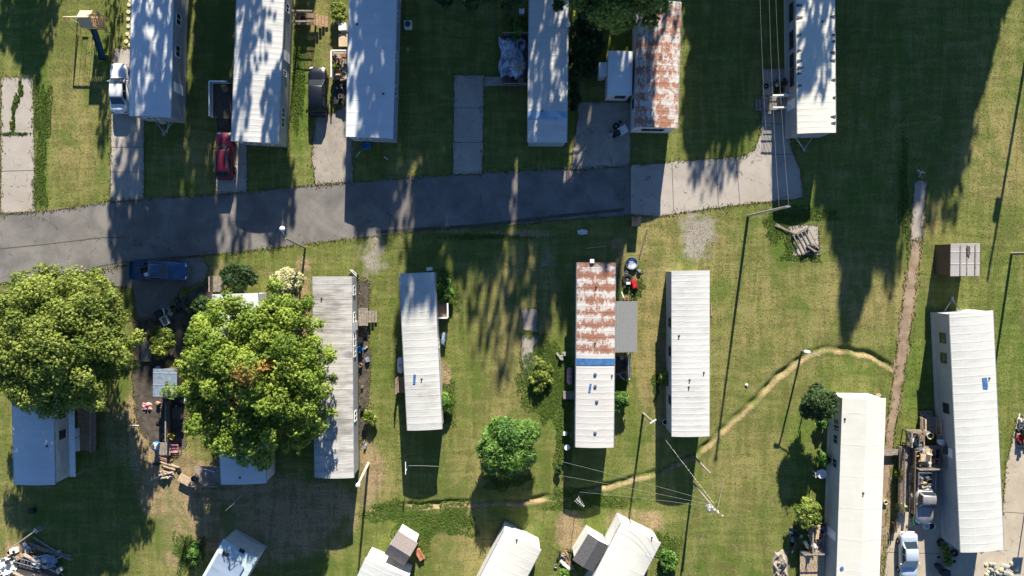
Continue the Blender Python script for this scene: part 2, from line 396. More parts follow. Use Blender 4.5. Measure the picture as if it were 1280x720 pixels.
for k, lst in BL.items():
    for cx, cy, rx, ry, s in lst:
        r = np.sqrt(((PX-cx)/rx)**2+((PY-cy)/ry)**2)
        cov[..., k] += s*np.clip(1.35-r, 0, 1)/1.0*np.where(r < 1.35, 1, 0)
cov[..., 1] += endf*1.15*np.exp(-((ds2+.15)/(.16+.03*vary))**4)*(dd < 2.5) + .35*vary*endf*np.exp(-((ds2-.3)/.3)**2)*(dd < 2.5)
cov = np.clip(cov, 0, 1.2)
ny, nx = X.shape
vs = np.stack([X, Y, Z], -1).reshape(-1, 3)
i = np.arange(ny*nx).reshape(ny, nx)
fs = np.stack([i[:-1, :-1], i[:-1, 1:], i[1:, 1:], i[1:, :-1]], -1).reshape(-1, 4)
def np_mesh(name, v, f, mat, cols=None, smooth=False):
    me = bpy.data.meshes.new(name); k = f.shape[1]
    me.vertices.add(len(v)); me.vertices.foreach_set('co', v.astype(np.float32).ravel())
    me.loops.add(f.size); me.loops.foreach_set('vertex_index', f.astype(np.int32).ravel())
    me.polygons.add(len(f)); me.polygons.foreach_set('loop_start', np.arange(0, f.size, k, dtype=np.int32))
    me.update(calc_edges=True)
    if smooth: me.polygons.foreach_set('use_smooth', np.ones(len(f), bool))
    if cols is not None:
        a = me.attributes.new(cols[0], 'FLOAT_COLOR', 'POINT'); a.data.foreach_set('color', cols[1].astype(np.float32).ravel())
    me.materials.append(M[mat]); me.validate()
    return me
me = np_mesh('ground', vs, fs, 'lawn_ground', ('cover', cov.reshape(-1, 4)), True)
ground = bpy.data.objects.new('ground', me); C.objects.link(ground); struct(ground)

PAVED = []
def densify(pts, wob=.06, step=.7):
    out = []; n = len(pts)
    for a in range(n):
        p, q = Vector(pts[a]), Vector(pts[(a+1) % n]); k = max(1, int((q-p).length/step))
        for j in range(k):
            v = p.lerp(q, j/k)
            if j: v += Vector((random.uniform(-wob, wob), random.uniform(-wob, wob)))
            out.append((v.x, v.y))
    return out
def pave(name, px, mat, z, wob=.05, kind='structure'):
    pts = [P2(*p) for p in px]; PAVED.append(pts)
    m = MB(); m.sheet(densify(pts, wob), z)
    me = m.build(name, mat)
    bm = bmesh.new(); bm.from_mesh(me.data); bmesh.ops.triangulate(bm, faces=bm.faces); bm.to_mesh(me.data); bm.free()
    me['kind'] = kind; return me
pave('road', [(-900,330),(-300,290),(0,267),(60,264),(138,252),(180,249),(270,243),(310,240),(390,231),(440,228),(560,219),(660,213),(787,207),(788,269),(750,272),(700,275),(650,280),(560,286),(500,291),(450,297),(380,305),(330,311),(250,320),(165,330),(128,337),(0,354),(-300,385),(-900,430)], 'asphalt', .006, .1)
pave('pavement', [(128,337),(165,330),(250,320),(262,335),(255,352),(225,362),(205,400),(172,400),(166,360),(130,356)], 'asphalt', .010, .15)
pave('road', [(788,207),(870,200),(930,196),(944,186),(951,165),(953,86),(984,86),(986,165),(990,190),(1000,212),(1004,248),(930,255),(900,259),(850,266),(820,271),(788,268)], 'concrete', .014, .05)
pave('driveway', [(2,97),(41,97),(44,264),(1,267)], 'concrete', .018, .03)
pave('driveway', [(139,140),(139,150),(138,252),(180,249),(180,150),(180,140)], 'concrete', .018, .02)
pave('driveway', [(143,61),(165,61),(166,90),(140,90)], 'concrete', .018, .02)
pave('driveway', [(270,165),(309,165),(309,240),(270,243)], 'concrete', .018, .02)
pave('driveway', [(396,140),(404,146),(438,130),(441,227),(394,231),(390,200)], 'old_concrete', .018, .1)
pave('driveway', [(568,94),(605,94),(603,217),(566,219)], 'concrete', .018, .03)
pave('path', [(605,96),(632,96),(632,108),(605,108)], 'old_concrete', .022, .03)
pave('driveway', [(724,128),(790,128),(787,208),(714,212)], 'old_concrete', .018, .08)
pave('slab', [(652,386),(671,386),(671,415),(654,412)], 'old_concrete', .02, .12)
pave('slab', [(652,420),(671,418),(672,450),(665,470),(652,476)], 'old_concrete', .02, .14)
pave('slab', [(984,283),(1022,281),(1025,318),(992,320)], 'concrete', .02, .08)
pave('driveway', [(1103,740),(1108,690),(1122,640),(1132,560),(1180,560),(1190,650),(1206,688),(1250,686),(1258,580),(1272,522),(1420,515),(1420,740)], 'concrete_tan', .018, .03)
pave('path', [(1143,226),(1159,226),(1153,300),(1138,300)], 'old_concrete', .02, .06)
pave('path', [(1138,300),(1153,300),(1136,430),(1118,545),(1108,640),(1100,760),(1088,760),(1097,640),(1107,545),(1122,430)], 'dirt_path', .018, .28)
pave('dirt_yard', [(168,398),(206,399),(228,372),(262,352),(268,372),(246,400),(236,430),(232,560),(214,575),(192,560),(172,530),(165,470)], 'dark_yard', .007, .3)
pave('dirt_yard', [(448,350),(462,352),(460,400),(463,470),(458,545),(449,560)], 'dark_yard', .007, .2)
def joint(a, b, w=.05, z=.026):
    a, b = Vector(P2(*a)), Vector(P2(*b)); d = (b-a).normalized(); n = Vector((-d.y, d.x))*w/2
    return [(a+n).to_tuple(), (b+n).to_tuple(), (b-n).to_tuple(), (a-n).to_tuple()]
m = MB()
for a, b in [((2,168),(43,167)),((2,214),(43,213)),((138,184),(180,184)),((138,215),(180,215)),((567,135),(604,135)),((567,178),(604,178)),((270,205),(309,205)),((840,205),(842,264)),((895,200),(898,258)),
             ((953,120),(985,120)),((953,155),(986,155)),((955,193),(999,193)),((920,198),(925,255)),((1105,690),(1175,692)),((1130,600),(1178,602)),((1256,640),(1290,642)),((1270,560),(1290,561)),((788,208),(788,268))]:
    m.sheet(joint(a, b), .026)
struct(m.build('concrete_joints', 'slab_joint'))
m = MB()
def ribbon(px, w, z):
    for a, b in zip(px[:-1], px[1:]): m.sheet(joint(a, b, w), z)
ribbon([(-60,318),(0,311),(60,305),(128,297),(150,297)], .09, .012)
ribbon([(40,353),(95,341),(128,332),(165,326),(240,320)], .10, .017)
ribbon([(470,290),(600,282),(690,271),(780,262)], .35, .012)
struct(m.build('road_seams', 'slab_joint'))

# grass tufts, weeds in cracks
def tufts(name, n, pick, size, mat, kind='stuff', label=None, blades=4, wid=.022, lean=.75, tintf=None):
    pts = pick(n); n = len(pts)
    r = RNG
    s = size[0]+(size[1]-size[0])*r.random((n, 1)); ph = r.random((n, blades))*2*np.pi
    h = s*(.6+.5*r.random((n, blades))); ln = h*lean*r.random((n, blades))
    cx, cy = pts[:, :1], pts[:, 1:2]
    bx, by = cx+np.cos(ph)*s*.12, cy+np.sin(ph)*s*.12
    w = wid*(.7+.6*r.random((n, blades)))*(s/size[0])
    sx, sy = -np.sin(ph)*w, np.cos(ph)*w
    z0 = np.full_like(bx, -.01)
    a = np.stack([bx-sx, by-sy, z0], -1); b = np.stack([bx+sx, by+sy, z0], -1)
    c = np.stack([bx+np.cos(ph)*ln, by+np.sin(ph)*ln, h], -1)
    v = np.stack([a, b, c], 2).reshape(-1, 3)
    f = np.arange(len(v)).reshape(-1, 3)
    t = np.zeros((len(v), 4)); t[:, 3] = 1
    tv = np.repeat(r.random(n), blades*3); t[:, 0] = tv
    t[:, 1] = np.repeat((r.random(n) < .22)*r.random(n), blades*3) if tintf is None else np.repeat(tintf(pts), blades*3)
    o = bpy.data.objects.new(name, np_mesh(name, v, f, mat, ('tint', t))); C.objects.link(o); o['kind'] = kind
    if label: o['label'] = label; o['category'] = 'grass'
    return o
def free(pts, extra=0):
    k = np.ones(len(pts), bool)
    for poly in PAVED: k &= ~inpoly(pts[:, 0], pts[:, 1], poly)
    return k
def pick_lawn(n):
    p = np.stack([RNG.uniform(-56, 56, n), RNG.uniform(-35, 31, n)], 1)
    k = free(p); d, s = segdist(p[:, 0], p[:, 1], DITCH); k &= ~((s > -.9) & (s < 1.0) & (d < 1.2))
    return p[k]
def tint_dry(pts):
    px, py = to_px(pts[:, 0], pts[:, 1]); v = np.zeros(len(pts))
    for cx, cy, rx, ry, s in BL[0]+BL[1]:
        v += s*np.clip(1.3-np.sqrt(((px-cx)/rx)**2+((py-cy)/ry)**2), 0, 1)
    for cx, cy, rx, ry, s in BL[2]:
        v -= s*np.clip(1.3-np.sqrt(((px-cx)/rx)**2+((py-cy)/ry)**2), 0, 1)
    return np.clip(v*.8+.25*RNG.random(len(pts)), 0, 1)
tufts('lawn_grass', 150000, pick_lawn, (.025, .055), 'grass_blades', label='short mown grass over the lawns between homes', blades=3, wid=.022, tintf=tint_dry)
def pick_blobs(blobs):
    def f(n):
        out = []; tot = sum(b[2]*b[3] for b in blobs)
        for cx, cy, rx, ry in blobs:
            k = int(n*rx*ry/tot); a = RNG.random(k)*2*np.pi; q = RNG.random(k)**.75*(1.05+.3*np.sin(a*3+cx)+.2*np.sin(a*7+cy))
            pxs = cx+np.cos(a)*q*rx; pys = cy+np.sin(a)*q*ry
            out.append(np.array([P2(x, y) for x, y in zip(pxs, pys)]))
        p = np.concatenate(out); return p
    return f
WEED = [(690,490,26,46),(678,445,18,20),(660,470,14,20),(662,418,10,4),(560,368,12,26),(1000,268,40,10),(970,285,14,16),(988,305,8,18),(1004,322,24,4),(53,150,10,50),(50,230,8,30),(704,555,10,36),(558,505,12,24),
        (775,480,8,16),(490,640,34,12),(730,625,50,12),(520,660,22,30),(565,650,30,20),(372,110,7,50),(1098,700,4,30),(1130,240,6,60),(832,690,16,26),(720,700,8,10),(795,360,10,12),(820,480,5,16),(235,690,18,24),(630,600,26,12),(610,296,60,3)]
tufts('weeds', 42000, pick_blobs(WEED), (.05, .12), 'weed_leaf', label='rank green weeds along edges and ditches', blades=6, wid=.018, lean=1.7)
CRACK = [(26,112,3,10),(21,126,3,8),(17,140,2,14),(16,158,3,8),(10,167,9,1.4),(28,167,10,1.4)]
tufts('crack_weeds', 900, pick_blobs(CRACK), (.06, .14), 'weed_leaf', label='weeds grown through the cracked driveway slab', blades=5, wid=.05, lean=1.0)

def pick_edges(n):
    out = []
    for poly in PAVED:
        L_ = sum(math.dist(poly[q], poly[(q+1) % len(poly)]) for q in range(len(poly)))
        for q in range(len(poly)):
            a_, b_ = np.array(poly[q]), np.array(poly[(q+1) % len(poly)]); d_ = np.linalg.norm(b_-a_)
            if d_ < .01 or abs(a_[0]) > 70: continue
            k = int(min(d_, 60)*26); f = RNG.random((k, 1)); p = a_+(b_-a_)*f; nrm = np.array([-(b_-a_)[1], (b_-a_)[0]])/d_
            clump = (np.sin(f*d_*1.7+q)+np.sin(f*d_*4.3)*.6+1.2)*.09
            out.append(p+nrm*RNG.normal(size=(k, 1))*np.abs(clump))
    p = np.concatenate(out); px, py = to_px(p[:, 0], p[:, 1]); cuts = ~((px > 780) & (px < 795) & (py > 208) & (py < 268)); return p[cuts]
tufts('edge_grass', 0, pick_edges, (.04, .11), 'grass_blades', label='ragged grass creeping over the pavement edges', blades=5, wid=.022, lean=1.1, tintf=lambda p: .3+.6*RNG.random(len(p)))
# ------------------------------------------------------------ trees and shrubs
def unit(a): return a/np.maximum(np.linalg.norm(a, axis=1, keepdims=True), 1e-9)
def foliage(name, lobes, n, ll, lw, k, mat, seed, parent, upb=.3, accent=None, shell=(.55, 1.05), hemi=-.35, twotone=.0):
    """sprigs of k leaves scattered through the shells of many lobes"""
    r = np.random.default_rng(seed)
    lobes = np.array(lobes, float); wgt = lobes[:, 3]**2; wgt /= wgt.sum()
    idx = r.choice(len(lobes), n, p=wgt); d = unit(r.normal(size=(n, 3)))
    low = d[:, 2] < hemi; d[low, 2] *= -1
    q = (shell[0]+(shell[1]-shell[0])*r.random((n, 1))**.5)
    c = lobes[idx, :3]+d*q*lobes[idx, 3:4]*np.array([1, 1, .75])
    c += r.normal(size=(n, 3))*.13*lobes[idx, 3:4]
    ax = unit(d*.7+np.array([0, 0, upb])+r.normal(size=(n, 3))*.45)
    ref = unit(r.normal(size=(n, 3))); u = unit(np.cross(ax, ref)); w = np.cross(ax, u)
    v = np.zeros((n, k, 4, 3)); L_ = ll*(.7+.6*r.random((n, k, 1))); W_ = lw*(.7+.6*r.random((n, k, 1)))
    ph = (np.arange(k)/k*2*np.pi)[None, :, None]+r.random((n, k, 1))*.9
    dj = u[:, None]*np.cos(ph)+w[:, None]*np.sin(ph)-ax[:, None]*(.05+.5*r.random((n, k, 1)))
    dj /= np.linalg.norm(dj, axis=2, keepdims=True); sd = np.cross(np.broadcast_to(ax[:, None], dj.shape), dj)
    c3 = c[:, None]
    v[:, :, 0] = c3; v[:, :, 1] = c3+dj*L_*.5+sd*W_*.5; v[:, :, 2] = c3+dj*L_-ax[:, None]*L_*.12; v[:, :, 3] = c3+dj*L_*.5-sd*W_*.5
    vv = v.reshape(-1, 3); f = np.arange(len(vv)).reshape(-1, 4)
    t = np.zeros((n, 4)); t[:, 3] = 1
    lt = r.random(len(lobes)); t[:, 0] = np.clip(.05+.85*lt[idx]+.25*r.normal(size=n), 0, 1)
    if accent:
        for ax_, ay_, ar in accent:
            dd_ = np.hypot(c[:, 0]-ax_, c[:, 1]-ay_); t[:, 1] = np.maximum(t[:, 1], np.clip(1.2-dd_/ar, 0, 1)*(r.random(n) < .75))
    t = np.repeat(t, k*4, 0)
    o = bpy.data.objects.new(name, np_mesh(name, vv, f, mat, ('tint', t))); C.objects.link(o); o.parent = parent
    return o
def limbs(r, base_r, h0, lobes, name, parent, mat='bark', every=1, fork=None):
    m = MB(); fork = fork or h0
    m.tube([(0, 0, -.1), (r.normal()*.05, r.normal()*.05, fork*.4), (r.normal()*.12, r.normal()*.12, fork)], [base_r*1.25, base_r, base_r*.8], 10)
    for l in lobes[::every]:
        e = Vector(l[:3]); mid = Vector((e.x*.4+r.normal()*.15, e.y*.4+r.normal()*.15, fork+(e.z-fork)*.55))
        m.tube([(0, 0, fork*.9), mid, e], [base_r*.42, base_r*.24, base_r*.07], 6)
    return m.build(name, mat, parent)
def lobed(r, R0, z0, z1, n, lr=(.28, .42), squash=1.0, edge=.95):
    out = []
    for i_ in range(n):
        a = i_*2.39996+r.random()*.5; q = math.sqrt((i_+.5)/n)*edge*(0.86+.28*r.random())
        zz = z0+(z1-z0)*(math.sqrt(max(0, 1-q*q*.85)))*(.58+.5*r.random())
        rr = R0*(lr[0]+(lr[1]-lr[0])*r.random())*(1.1-.3*q)
        out.append((math.cos(a)*q*R0*(1-lr[0]*.6), math.sin(a)*q*R0*(1-lr[0]*.6)*squash, min(zz, z1*1.05), rr))
    return out
def big_tree(name, label, c, zc, R0, ztop, mat, seed, n=9000, leafs=(.42, .24), squash=1, nl=34, tr=.35, accents=None, k=6, group=None, cut=None, lr=(.22, .36)):
    r = np.random.default_rng(seed); base = P(c[0], c[1], zc); base.z = 0
    t = thing(name, label, 'tree', base, 0, group)
    lb = lobed(r, R0, zc-R0*.35, ztop, nl, lr, squash)
    lb += [(l[0]*.8, l[1]*.8, l[2]-R0*.38, l[3]) for l in lb[::3]]
    if R0 > 5:
        for k_ in range(26):
            a_ = r.random()*6.283; q_ = R0*(.84+.18*r.random()); lb.append((math.cos(a_)*q_, math.sin(a_)*q_*squash, zc-R0*.1+R0*.3*r.random(), R0*(.05+.06*r.random())))
    if cut: lb = [l for l in lb if cut(l)]
    limbs(r, tr, zc*.6, lb, 'trunk', t, every=2)
    foliage('crown', lb, n, leafs[0], leafs[1], k, mat, seed, t, accent=accents)
    return t
pa = lambda px, py, z, c, zc: (P(px, py, z)-P(c[0], c[1], zc))[:2]
c1 = (73, 428); big_tree('maple_tree', 'big round green tree at the left edge, overhanging the road', c1, 6.2, 7.7, 9.6, 'leaf_oak', 3, 44000, (.155, .095), .95, 130, .38, lr=(.09, .2))
c2 = (322, 469); acc = [tuple(pa(316, 466, 8, c2, 6.2))+(1.3,), tuple(pa(300, 500, 8, c2, 6.2))+(.9,), tuple(pa(340, 455, 8, c2, 6.2))+(.8,)]
big_tree('maple_tree', 'big bright green tree with an orange patch, over a buried home', c2, 6.2, 7.9, 9.8, 'leaf_maple', 5, 46000, (.16, .10), 1.10, 140, .42, acc, lr=(.09, .19))
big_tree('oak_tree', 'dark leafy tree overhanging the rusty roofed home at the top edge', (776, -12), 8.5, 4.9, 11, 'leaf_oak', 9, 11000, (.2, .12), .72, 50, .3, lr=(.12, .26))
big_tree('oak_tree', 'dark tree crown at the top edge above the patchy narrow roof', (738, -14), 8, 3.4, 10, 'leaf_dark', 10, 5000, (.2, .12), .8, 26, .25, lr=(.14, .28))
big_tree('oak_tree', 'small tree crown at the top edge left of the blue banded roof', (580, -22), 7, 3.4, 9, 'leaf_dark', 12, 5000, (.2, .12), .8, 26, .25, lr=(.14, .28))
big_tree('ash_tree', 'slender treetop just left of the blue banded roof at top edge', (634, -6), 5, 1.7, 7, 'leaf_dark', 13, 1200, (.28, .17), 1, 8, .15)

def shrub(name, label, c, rx, h, mat, seed, n, leafs, nl=10, ry=None, k=5, cat='shrub', group=None, stems=True, lr=(.35, .5), hemi=-.2):
    r = np.random.default_rng(seed); base = P(c[0], c[1], h*.5); base.z = 0
    t = thing(name, label, cat, base, 0, group)
    lb = lobed(r, rx, h*.35, h*.78, nl, lr, (ry or rx)/rx)
    if stems: limbs(r, .07, h*.3, lb, 'stem', t)
    foliage('foliage', lb, n, leafs[0], leafs[1], k, mat, seed, t, hemi=hemi)
    return t
shrub('willow_shrub', 'large round feathery green shrub alone on the middle lawn', (633, 553), 3.2, 4.6, 'leaf_willow', 21, 6500, (.42, .10), 22, None, 6, lr=(.25, .4))
shrub('evergreen_shrub', 'tall dense dark shrub at the corner of the cream gabled home', (1020, 503), 1.75, 5.2, 'leaf_dark', 22, 3200, (.22, .12), 14, lr=(.4, .55))
shrub('evergreen_shrub', 'small dark green bush beside the junk strewn corner deck', (1009, 640), 1.4, 2.6, 'leaf_oak', 23, 2200, (.2, .12), 12)
shrub('garden_shrub', 'small yellowish bush against the wall of the cream gabled home', (1027, 573), .8, 1.5, 'leaf_willow', 24, 700, (.2, .12), 7)
shrub('garden_shrub', 'low light green plant by the corner of the cream gabled home', (1027, 528), .6, 1.0, 'leaf_willow', 25, 420, (.2, .12), 6)
shrub('flowering_shrub', 'cream white flowering bush under the street lamp', (359, 353), 1.75, 2.6, 'leaf_cream', 26, 2400, (.26, .12), 12, 1.3)
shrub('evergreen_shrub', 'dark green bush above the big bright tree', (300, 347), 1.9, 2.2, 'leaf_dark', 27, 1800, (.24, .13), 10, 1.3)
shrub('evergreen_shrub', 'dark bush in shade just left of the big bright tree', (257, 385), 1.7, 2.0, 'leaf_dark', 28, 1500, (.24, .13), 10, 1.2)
shrub('garden_shrub', 'shaded leafy bush between the two big trees', (204, 428), 1.4, 2.0, 'leaf_oak', 29, 1500, (.26, .14), 10, 2.0)
shrub('garden_shrub', 'small round bush on the grass right of the grimy long roof', (462, 521), .7, 1.2, 'leaf_oak', 30, 700, (.2, .12), 7)
shrub('garden_shrub', 'bright little bush by the red bench near the top edge', (645, 35), 1.0, 1.5, 'leaf_willow', 31, 800, (.22, .12), 8)
shrub('garden_shrub', 'leafy vine bush along the right side of the patchy blue roof', (556, 362), .9, 1.6, 'leaf_willow', 32, 1000, (.24, .13), 8, 1.6)
shrub('garden_shrub', 'bright green bush below the small side deck of the rusty home', (776, 500), .9, 1.5, 'leaf_willow', 33, 1000, (.22, .12), 8, 1.3)
shrub('garden_shrub', 'straggly plant by the left wall of the plain white home', (831, 473), .7, 1.4, 'leaf_oak', 34, 600, (.22, .12), 7, .9)
shrub('garden_shrub', 'low green clump below the dirty white caravan roof', (556, 502), .9, 1.2, 'leaf_willow', 35, 900, (.22, .12), 8, 1.4)
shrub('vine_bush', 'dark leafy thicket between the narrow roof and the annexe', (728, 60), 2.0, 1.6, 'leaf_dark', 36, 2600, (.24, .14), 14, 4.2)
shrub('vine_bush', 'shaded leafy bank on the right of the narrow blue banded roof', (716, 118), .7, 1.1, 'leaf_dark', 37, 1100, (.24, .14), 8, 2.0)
shrub('garden_shrub', 'bushy weeds around the old slab in the middle yard', (676, 470), 1.3, .6, 'leaf_oak', 38, 700, (.22, .12), 9, 2.2)
shrub('garden_shrub', 'green bush right of the cream roof at the bottom edge', (836, 700), 1.0, 1.3, 'leaf_willow', 39, 900, (.22, .12), 8, 1.4)
shrub('garden_shrub', 'bushy plant left of the tattered teal roof', (246, 690), .9, 1.3, 'leaf_willow', 40, 800, (.22, .12), 8, 1.5)
shrub('dry_bush', 'dry brownish brush beside the black striped deck at the top', (424, 16), .9, 1.3, 'leaf_oak', 41, 700, (.22, .1), 7, 1.2)
shrub('garden_shrub', 'tiny dark round bush on the lawn left of the long shadow', (698, 586), .35, .7, 'leaf_dark', 42, 250, (.16, .1), 5, .7)

# tall trees that stand north of the picture and shade it
def shade_tree(seed, n, nl, H=20., Rr=3., zb=.3, cone=False, leafs=(.34, .2), k=6, lo=.22, va=.35):
    r = np.random.default_rng(seed)
    t = bpy.data.objects.new('shade_tree', None); C.objects.link(t)
    lb = []
    for i_ in range(nl):
        u_ = (i_+r.random())/nl; z = H*(zb+(1-zb)*u_)*.98
        prof = (1-u_)**.7 if cone else math.sin(math.pi*(u_*.76+.14))**.6
        a = i_*2.4+r.random(); q = prof*Rr*math.sqrt(r.random())
        lb.append((math.cos(a)*q, math.sin(a)*q, z, lo+va*r.random()**2))
    m = MB(); m.tube([(0, 0, -.1), (0, 0, H*.5), (0, 0, H*.93)], [.34, .22, .06], 8)
    for l in lb[::max(1, nl//24)]: m.tube([(0, 0, l[2]*.85), (l[0], l[1], l[2])], [.1, .04], 5)
    m.build('trunk', 'bark', t)
    foliage('crown', lb, n, leafs[0], leafs[1], k, 'leaf_oak', seed, t, hemi=-1, shell=(.2, 1.05))
    return t
PROTO_ARGS = {'S': ((101, 1000, 85), dict(lo=.16, va=.24, leafs=(.26, .16))), 'M': ((102, 2200, 170), dict(lo=.18, va=.26, leafs=(.28, .17))), 'D': ((103, 3800, 170), dict(lo=.35, va=.45)),
         'X': ((105, 8500, 340), dict(leafs=(.5, .3), lo=.4, va=.5)), 'T': ((106, 2600, 130), dict(zb=.6, lo=.3, va=.4)), 'U': ((107, 1100, 85), dict(zb=.55, lo=.16, va=.26, leafs=(.28, .17))), 'P': ((108, 1700, 90), dict(zb=.80, lo=.22, va=.3))}
PROTO = {}
used = set()
def place_tree(kind, tx, ty, w, H):
    if kind not in PROTO: PROTO[kind] = shade_tree(*PROTO_ARGS[kind][0], **PROTO_ARGS[kind][1])
    src = PROTO[kind]
    g = P(tx, ty, 0); k = H/math.tan(SUN_EL)
    loc = Vector((g.x+math.sin(SUN_AZ)*k, g.y+math.cos(SUN_AZ)*k, 0))
    if kind in used:
        o = src.copy(); C.objects.link(o)
        for ch in src.children: c = ch.copy(); C.objects.link(c); c.parent = o
    else: o = src; used.add(kind)
    o.location = loc; o.rotation_euler.z = random.random()*6; o.scale = (w/6, w/6, H/20)
    o.name = 'tall_tree'
    tag(o, 'tall tree beyond the top edge, shading the upper row of homes', 'tree', 'tall trees north of the homes', shared=True)
SHADE = [('P',505,492,3.8,26),('P',526,486,3.6,26),('U',508,468,3.2,24),('U',530,440,3.2,24),('P',742,445,4.0,25),('P',722,430,3.4,25),('D',36,94,5.0,12),('D',14,60,4.0,10),('M',60,66,2.0,9),
    ('U',148,325,3.6,19),('U',170,338,4.4,20),('U',196,335,4.4,19),('U',222,338,4.6,20),('P',165,400,4.2,20),('P',200,405,4.6,24),('P',236,398,4.6,24),('P',185,480,5.2,27),('P',228,455,4.6,26),('P',150,332,3.4,16),('P',205,335,3.6,14),
    ('U',258,345,4,21),('U',292,335,4,20),('P',345,312,3.4,16),('S',300,330,3.4,20),('P',240,335,3.4,20),
    ('S',185,200,4.4,17),('S',205,120,4.4,15),('S',322,200,5,16),('S',300,150,4.2,15),('M',126,200,2.2,13),
    ('X',255,175,3.8,14),('D',278,165,3.6,14),('D',243,220,3.0,15),('D',268,95,3.6,11),
    ('D',376,42,2.6,10),('D',375,60,2.2,9),
    ('D',460,298,4.6,20),('D',482,296,4.2,20),('M',440,240,3.8,19),('M',452,190,4.2,16),('M',476,170,4.2,15),('M',440,185,3.4,16),('S',462,120,4.6,14),
    ('X',528,178,5.6,16),('X',556,172,5.2,15),('M',512,215,3.6,17),('U',508,330,4,20),('U',478,310,3.6,19),('U',515,400,4.2,23),('U',535,300,3.6,20),
    ('X',575,345,4.6,21),('X',606,335,4.4,20),('U',600,460,3.8,24),('U',625,500,4.0,25),('U',585,420,3.6,23),('U',640,440,3.4,24),
    ('P',720,318,3.6,16),('S',675,300,4.2,19),('P',672,440,3.4,24),('P',705,420,3.4,23),('U',645,400,2.6,22),('S',694,190,3.2,14),('S',668,160,3.6,15),
    ('P',728,350,4.6,20),('P',760,335,4.6,20),('U',750,300,4.6,19),('M',730,250,4.6,18),('U',780,268,3,19),('S',765,170,4.4,15),('S',815,180,4.6,16),('S',800,130,3.8,14),('D',716,190,3,16),
    ('X',872,190,5.2,16),('X',905,170,5.4,15),('X',935,165,4.8,15),('M',868,238,3.2,18),('M',893,244,3.0,18),('M',912,230,2.6,18),('D',960,140,3.6,15),('S',880,255,2.6,19),
    ('X',1010,118,4.2,14),('X',1030,132,3.6,15),('D',972,240,2.8,17),('M',990,250,2.6,18),
    ('X',1057,428,3.6,23),('X',1060,330,7.2,22),('X',1095,335,5.6,21),('X',1030,258,4.6,19),('X',1090,240,6.6,18),('X',1135,245,6.4,18),('X',1175,240,5.4,19),
    ('X',1190,150,7,15),('D',1212,80,5.0,12),('M',1110,380,3.2,21),('M',1180,290,3.8,20),('M',1155,300,3.2,20),('X',1075,150,6.6,15),('D',1220,120,3.2,14),('X',1140,120,7,14)]
for a in SHADE: place_tree(*a)

# ------------------------------------------------------------ mobile homes
HOMES = {}
def frame_from(c, h):
    TL, TR, BR, BL_ = [P(q[0], q[1], h) for q in c]
    ctr = (TL+TR+BR+BL_)/4; ctr.z = 0
    ax = ((TL+TR)/2-(BL_+BR)/2); Ln = ax.length; rz = math.atan2(ax.y, ax.x)-math.pi/2
    w = ((TR-TL).length+(BR-BL_).length)/2
    side = Vector((math.cos(rz), math.sin(rz), 0)); w = (abs((TR-TL).dot(side))+abs((BR-BL_).dot(side)))/2
    return ctr, rz, w, Ln
def roof_profile(style, w, he, rise, n=10):
    out = []
    for k in range(n+1):
        x = -w/2+w*k/n; u_ = abs(2*x/w)
        z = he+rise*((1-u_*u_) if style == 'bow' else (1-u_))
        out.append((x, z))
    return out
def roof_mesh(style, w, Ln, he, rise, seam, rib=.006, thick=.10, seed=0, wob=.006):
    rr = random.Random(seed); m = MB(); prof = roof_profile(style, w, he, rise); n = len(prof)
    rows = []; y = -Ln/2
    rows.append((y, 0))
    while y+seam < Ln/2-.1:
        y += seam
        rows += [(y-seam*.5, -rr.random()*wob), (y-.09, 0), (y-.03, rib), (y+.03, rib), (y+.09, 0)]
    rows.append((Ln/2, 0))
    vs = []
    for (yy, dz) in rows:
        for (x, z) in prof:
            vs.append((x, yy, z+dz+rr.uniform(-wob, wob)*.5))
    k = len(rows); fs = [(a*n+b, a*n+b+1, (a+1)*n+b+1, (a+1)*n+b) for a in range(k-1) for b in range(n-1)]
    m.add(vs, fs)
    # fascia all round
    bd = [(0*n+b) for b in range(n)]+[a*n+n-1 for a in range(1, k)]+[(k-1)*n+b for b in range(n-2, -1, -1)]+[a*n for a in range(k-2, 0, -1)]
    o = len(m.v)
    for q in bd: v = m.v[q]; m.v.append((v[0], v[1], v[2]-thick))
    nb = len(bd)
    m.f += [(bd[i_], bd[(i_+1) % nb], o+(i_+1) % nb, o+i_) for i_ in range(nb)]
    m.f.append(tuple(o+i_ for i_ in range(nb)))
    return m
def win(t, side, w, yy, ln, z0, z1, Ln, frame='trim_white', lab=None, bars=1):
    """a framed window on the long side (+1 east, -1 west) or an end (2 north, -2 south)"""
    f = MB(); g = MB(); zc = (z0+z1)/2; hh = z1-z0
    if abs(side) == 1:
        X_ = side*(w/2+.03)
        for s in (-1, 1): f.box((X_, yy+s*(ln/2), zc), (.06, .07, hh+.07)); f.box((X_, yy, zc+s*hh/2), (.06, ln-.07, .07))
        for b in range(bars): f.box((X_, yy-ln/2+ln*(b+1)/(bars+1), zc), (.05, .04, hh-.07))
        g.box((side*(w/2+.012), yy, zc), (.02, ln-.07, hh-.07))
    else:
        s2 = 1 if side > 0 else -1; Y_ = s2*(Ln/2+.03)
        for s in (-1, 1): f.box((yy+s*(ln/2), Y_, zc), (.07, .06, hh+.07)); f.box((yy, Y_, zc+s*hh/2), (ln-.07, .06, .07))
        for b in range(bars): f.box((yy-ln/2+ln*(b+1)/(bars+1), Y_, zc), (.04, .05, hh-.07))
        g.box((yy, s2*(Ln/2+.012), zc), (ln-.07, .02, hh-.07))
    fo = f.build('window', frame, t); g.build('pane', 'window_glass', fo)
    return fo
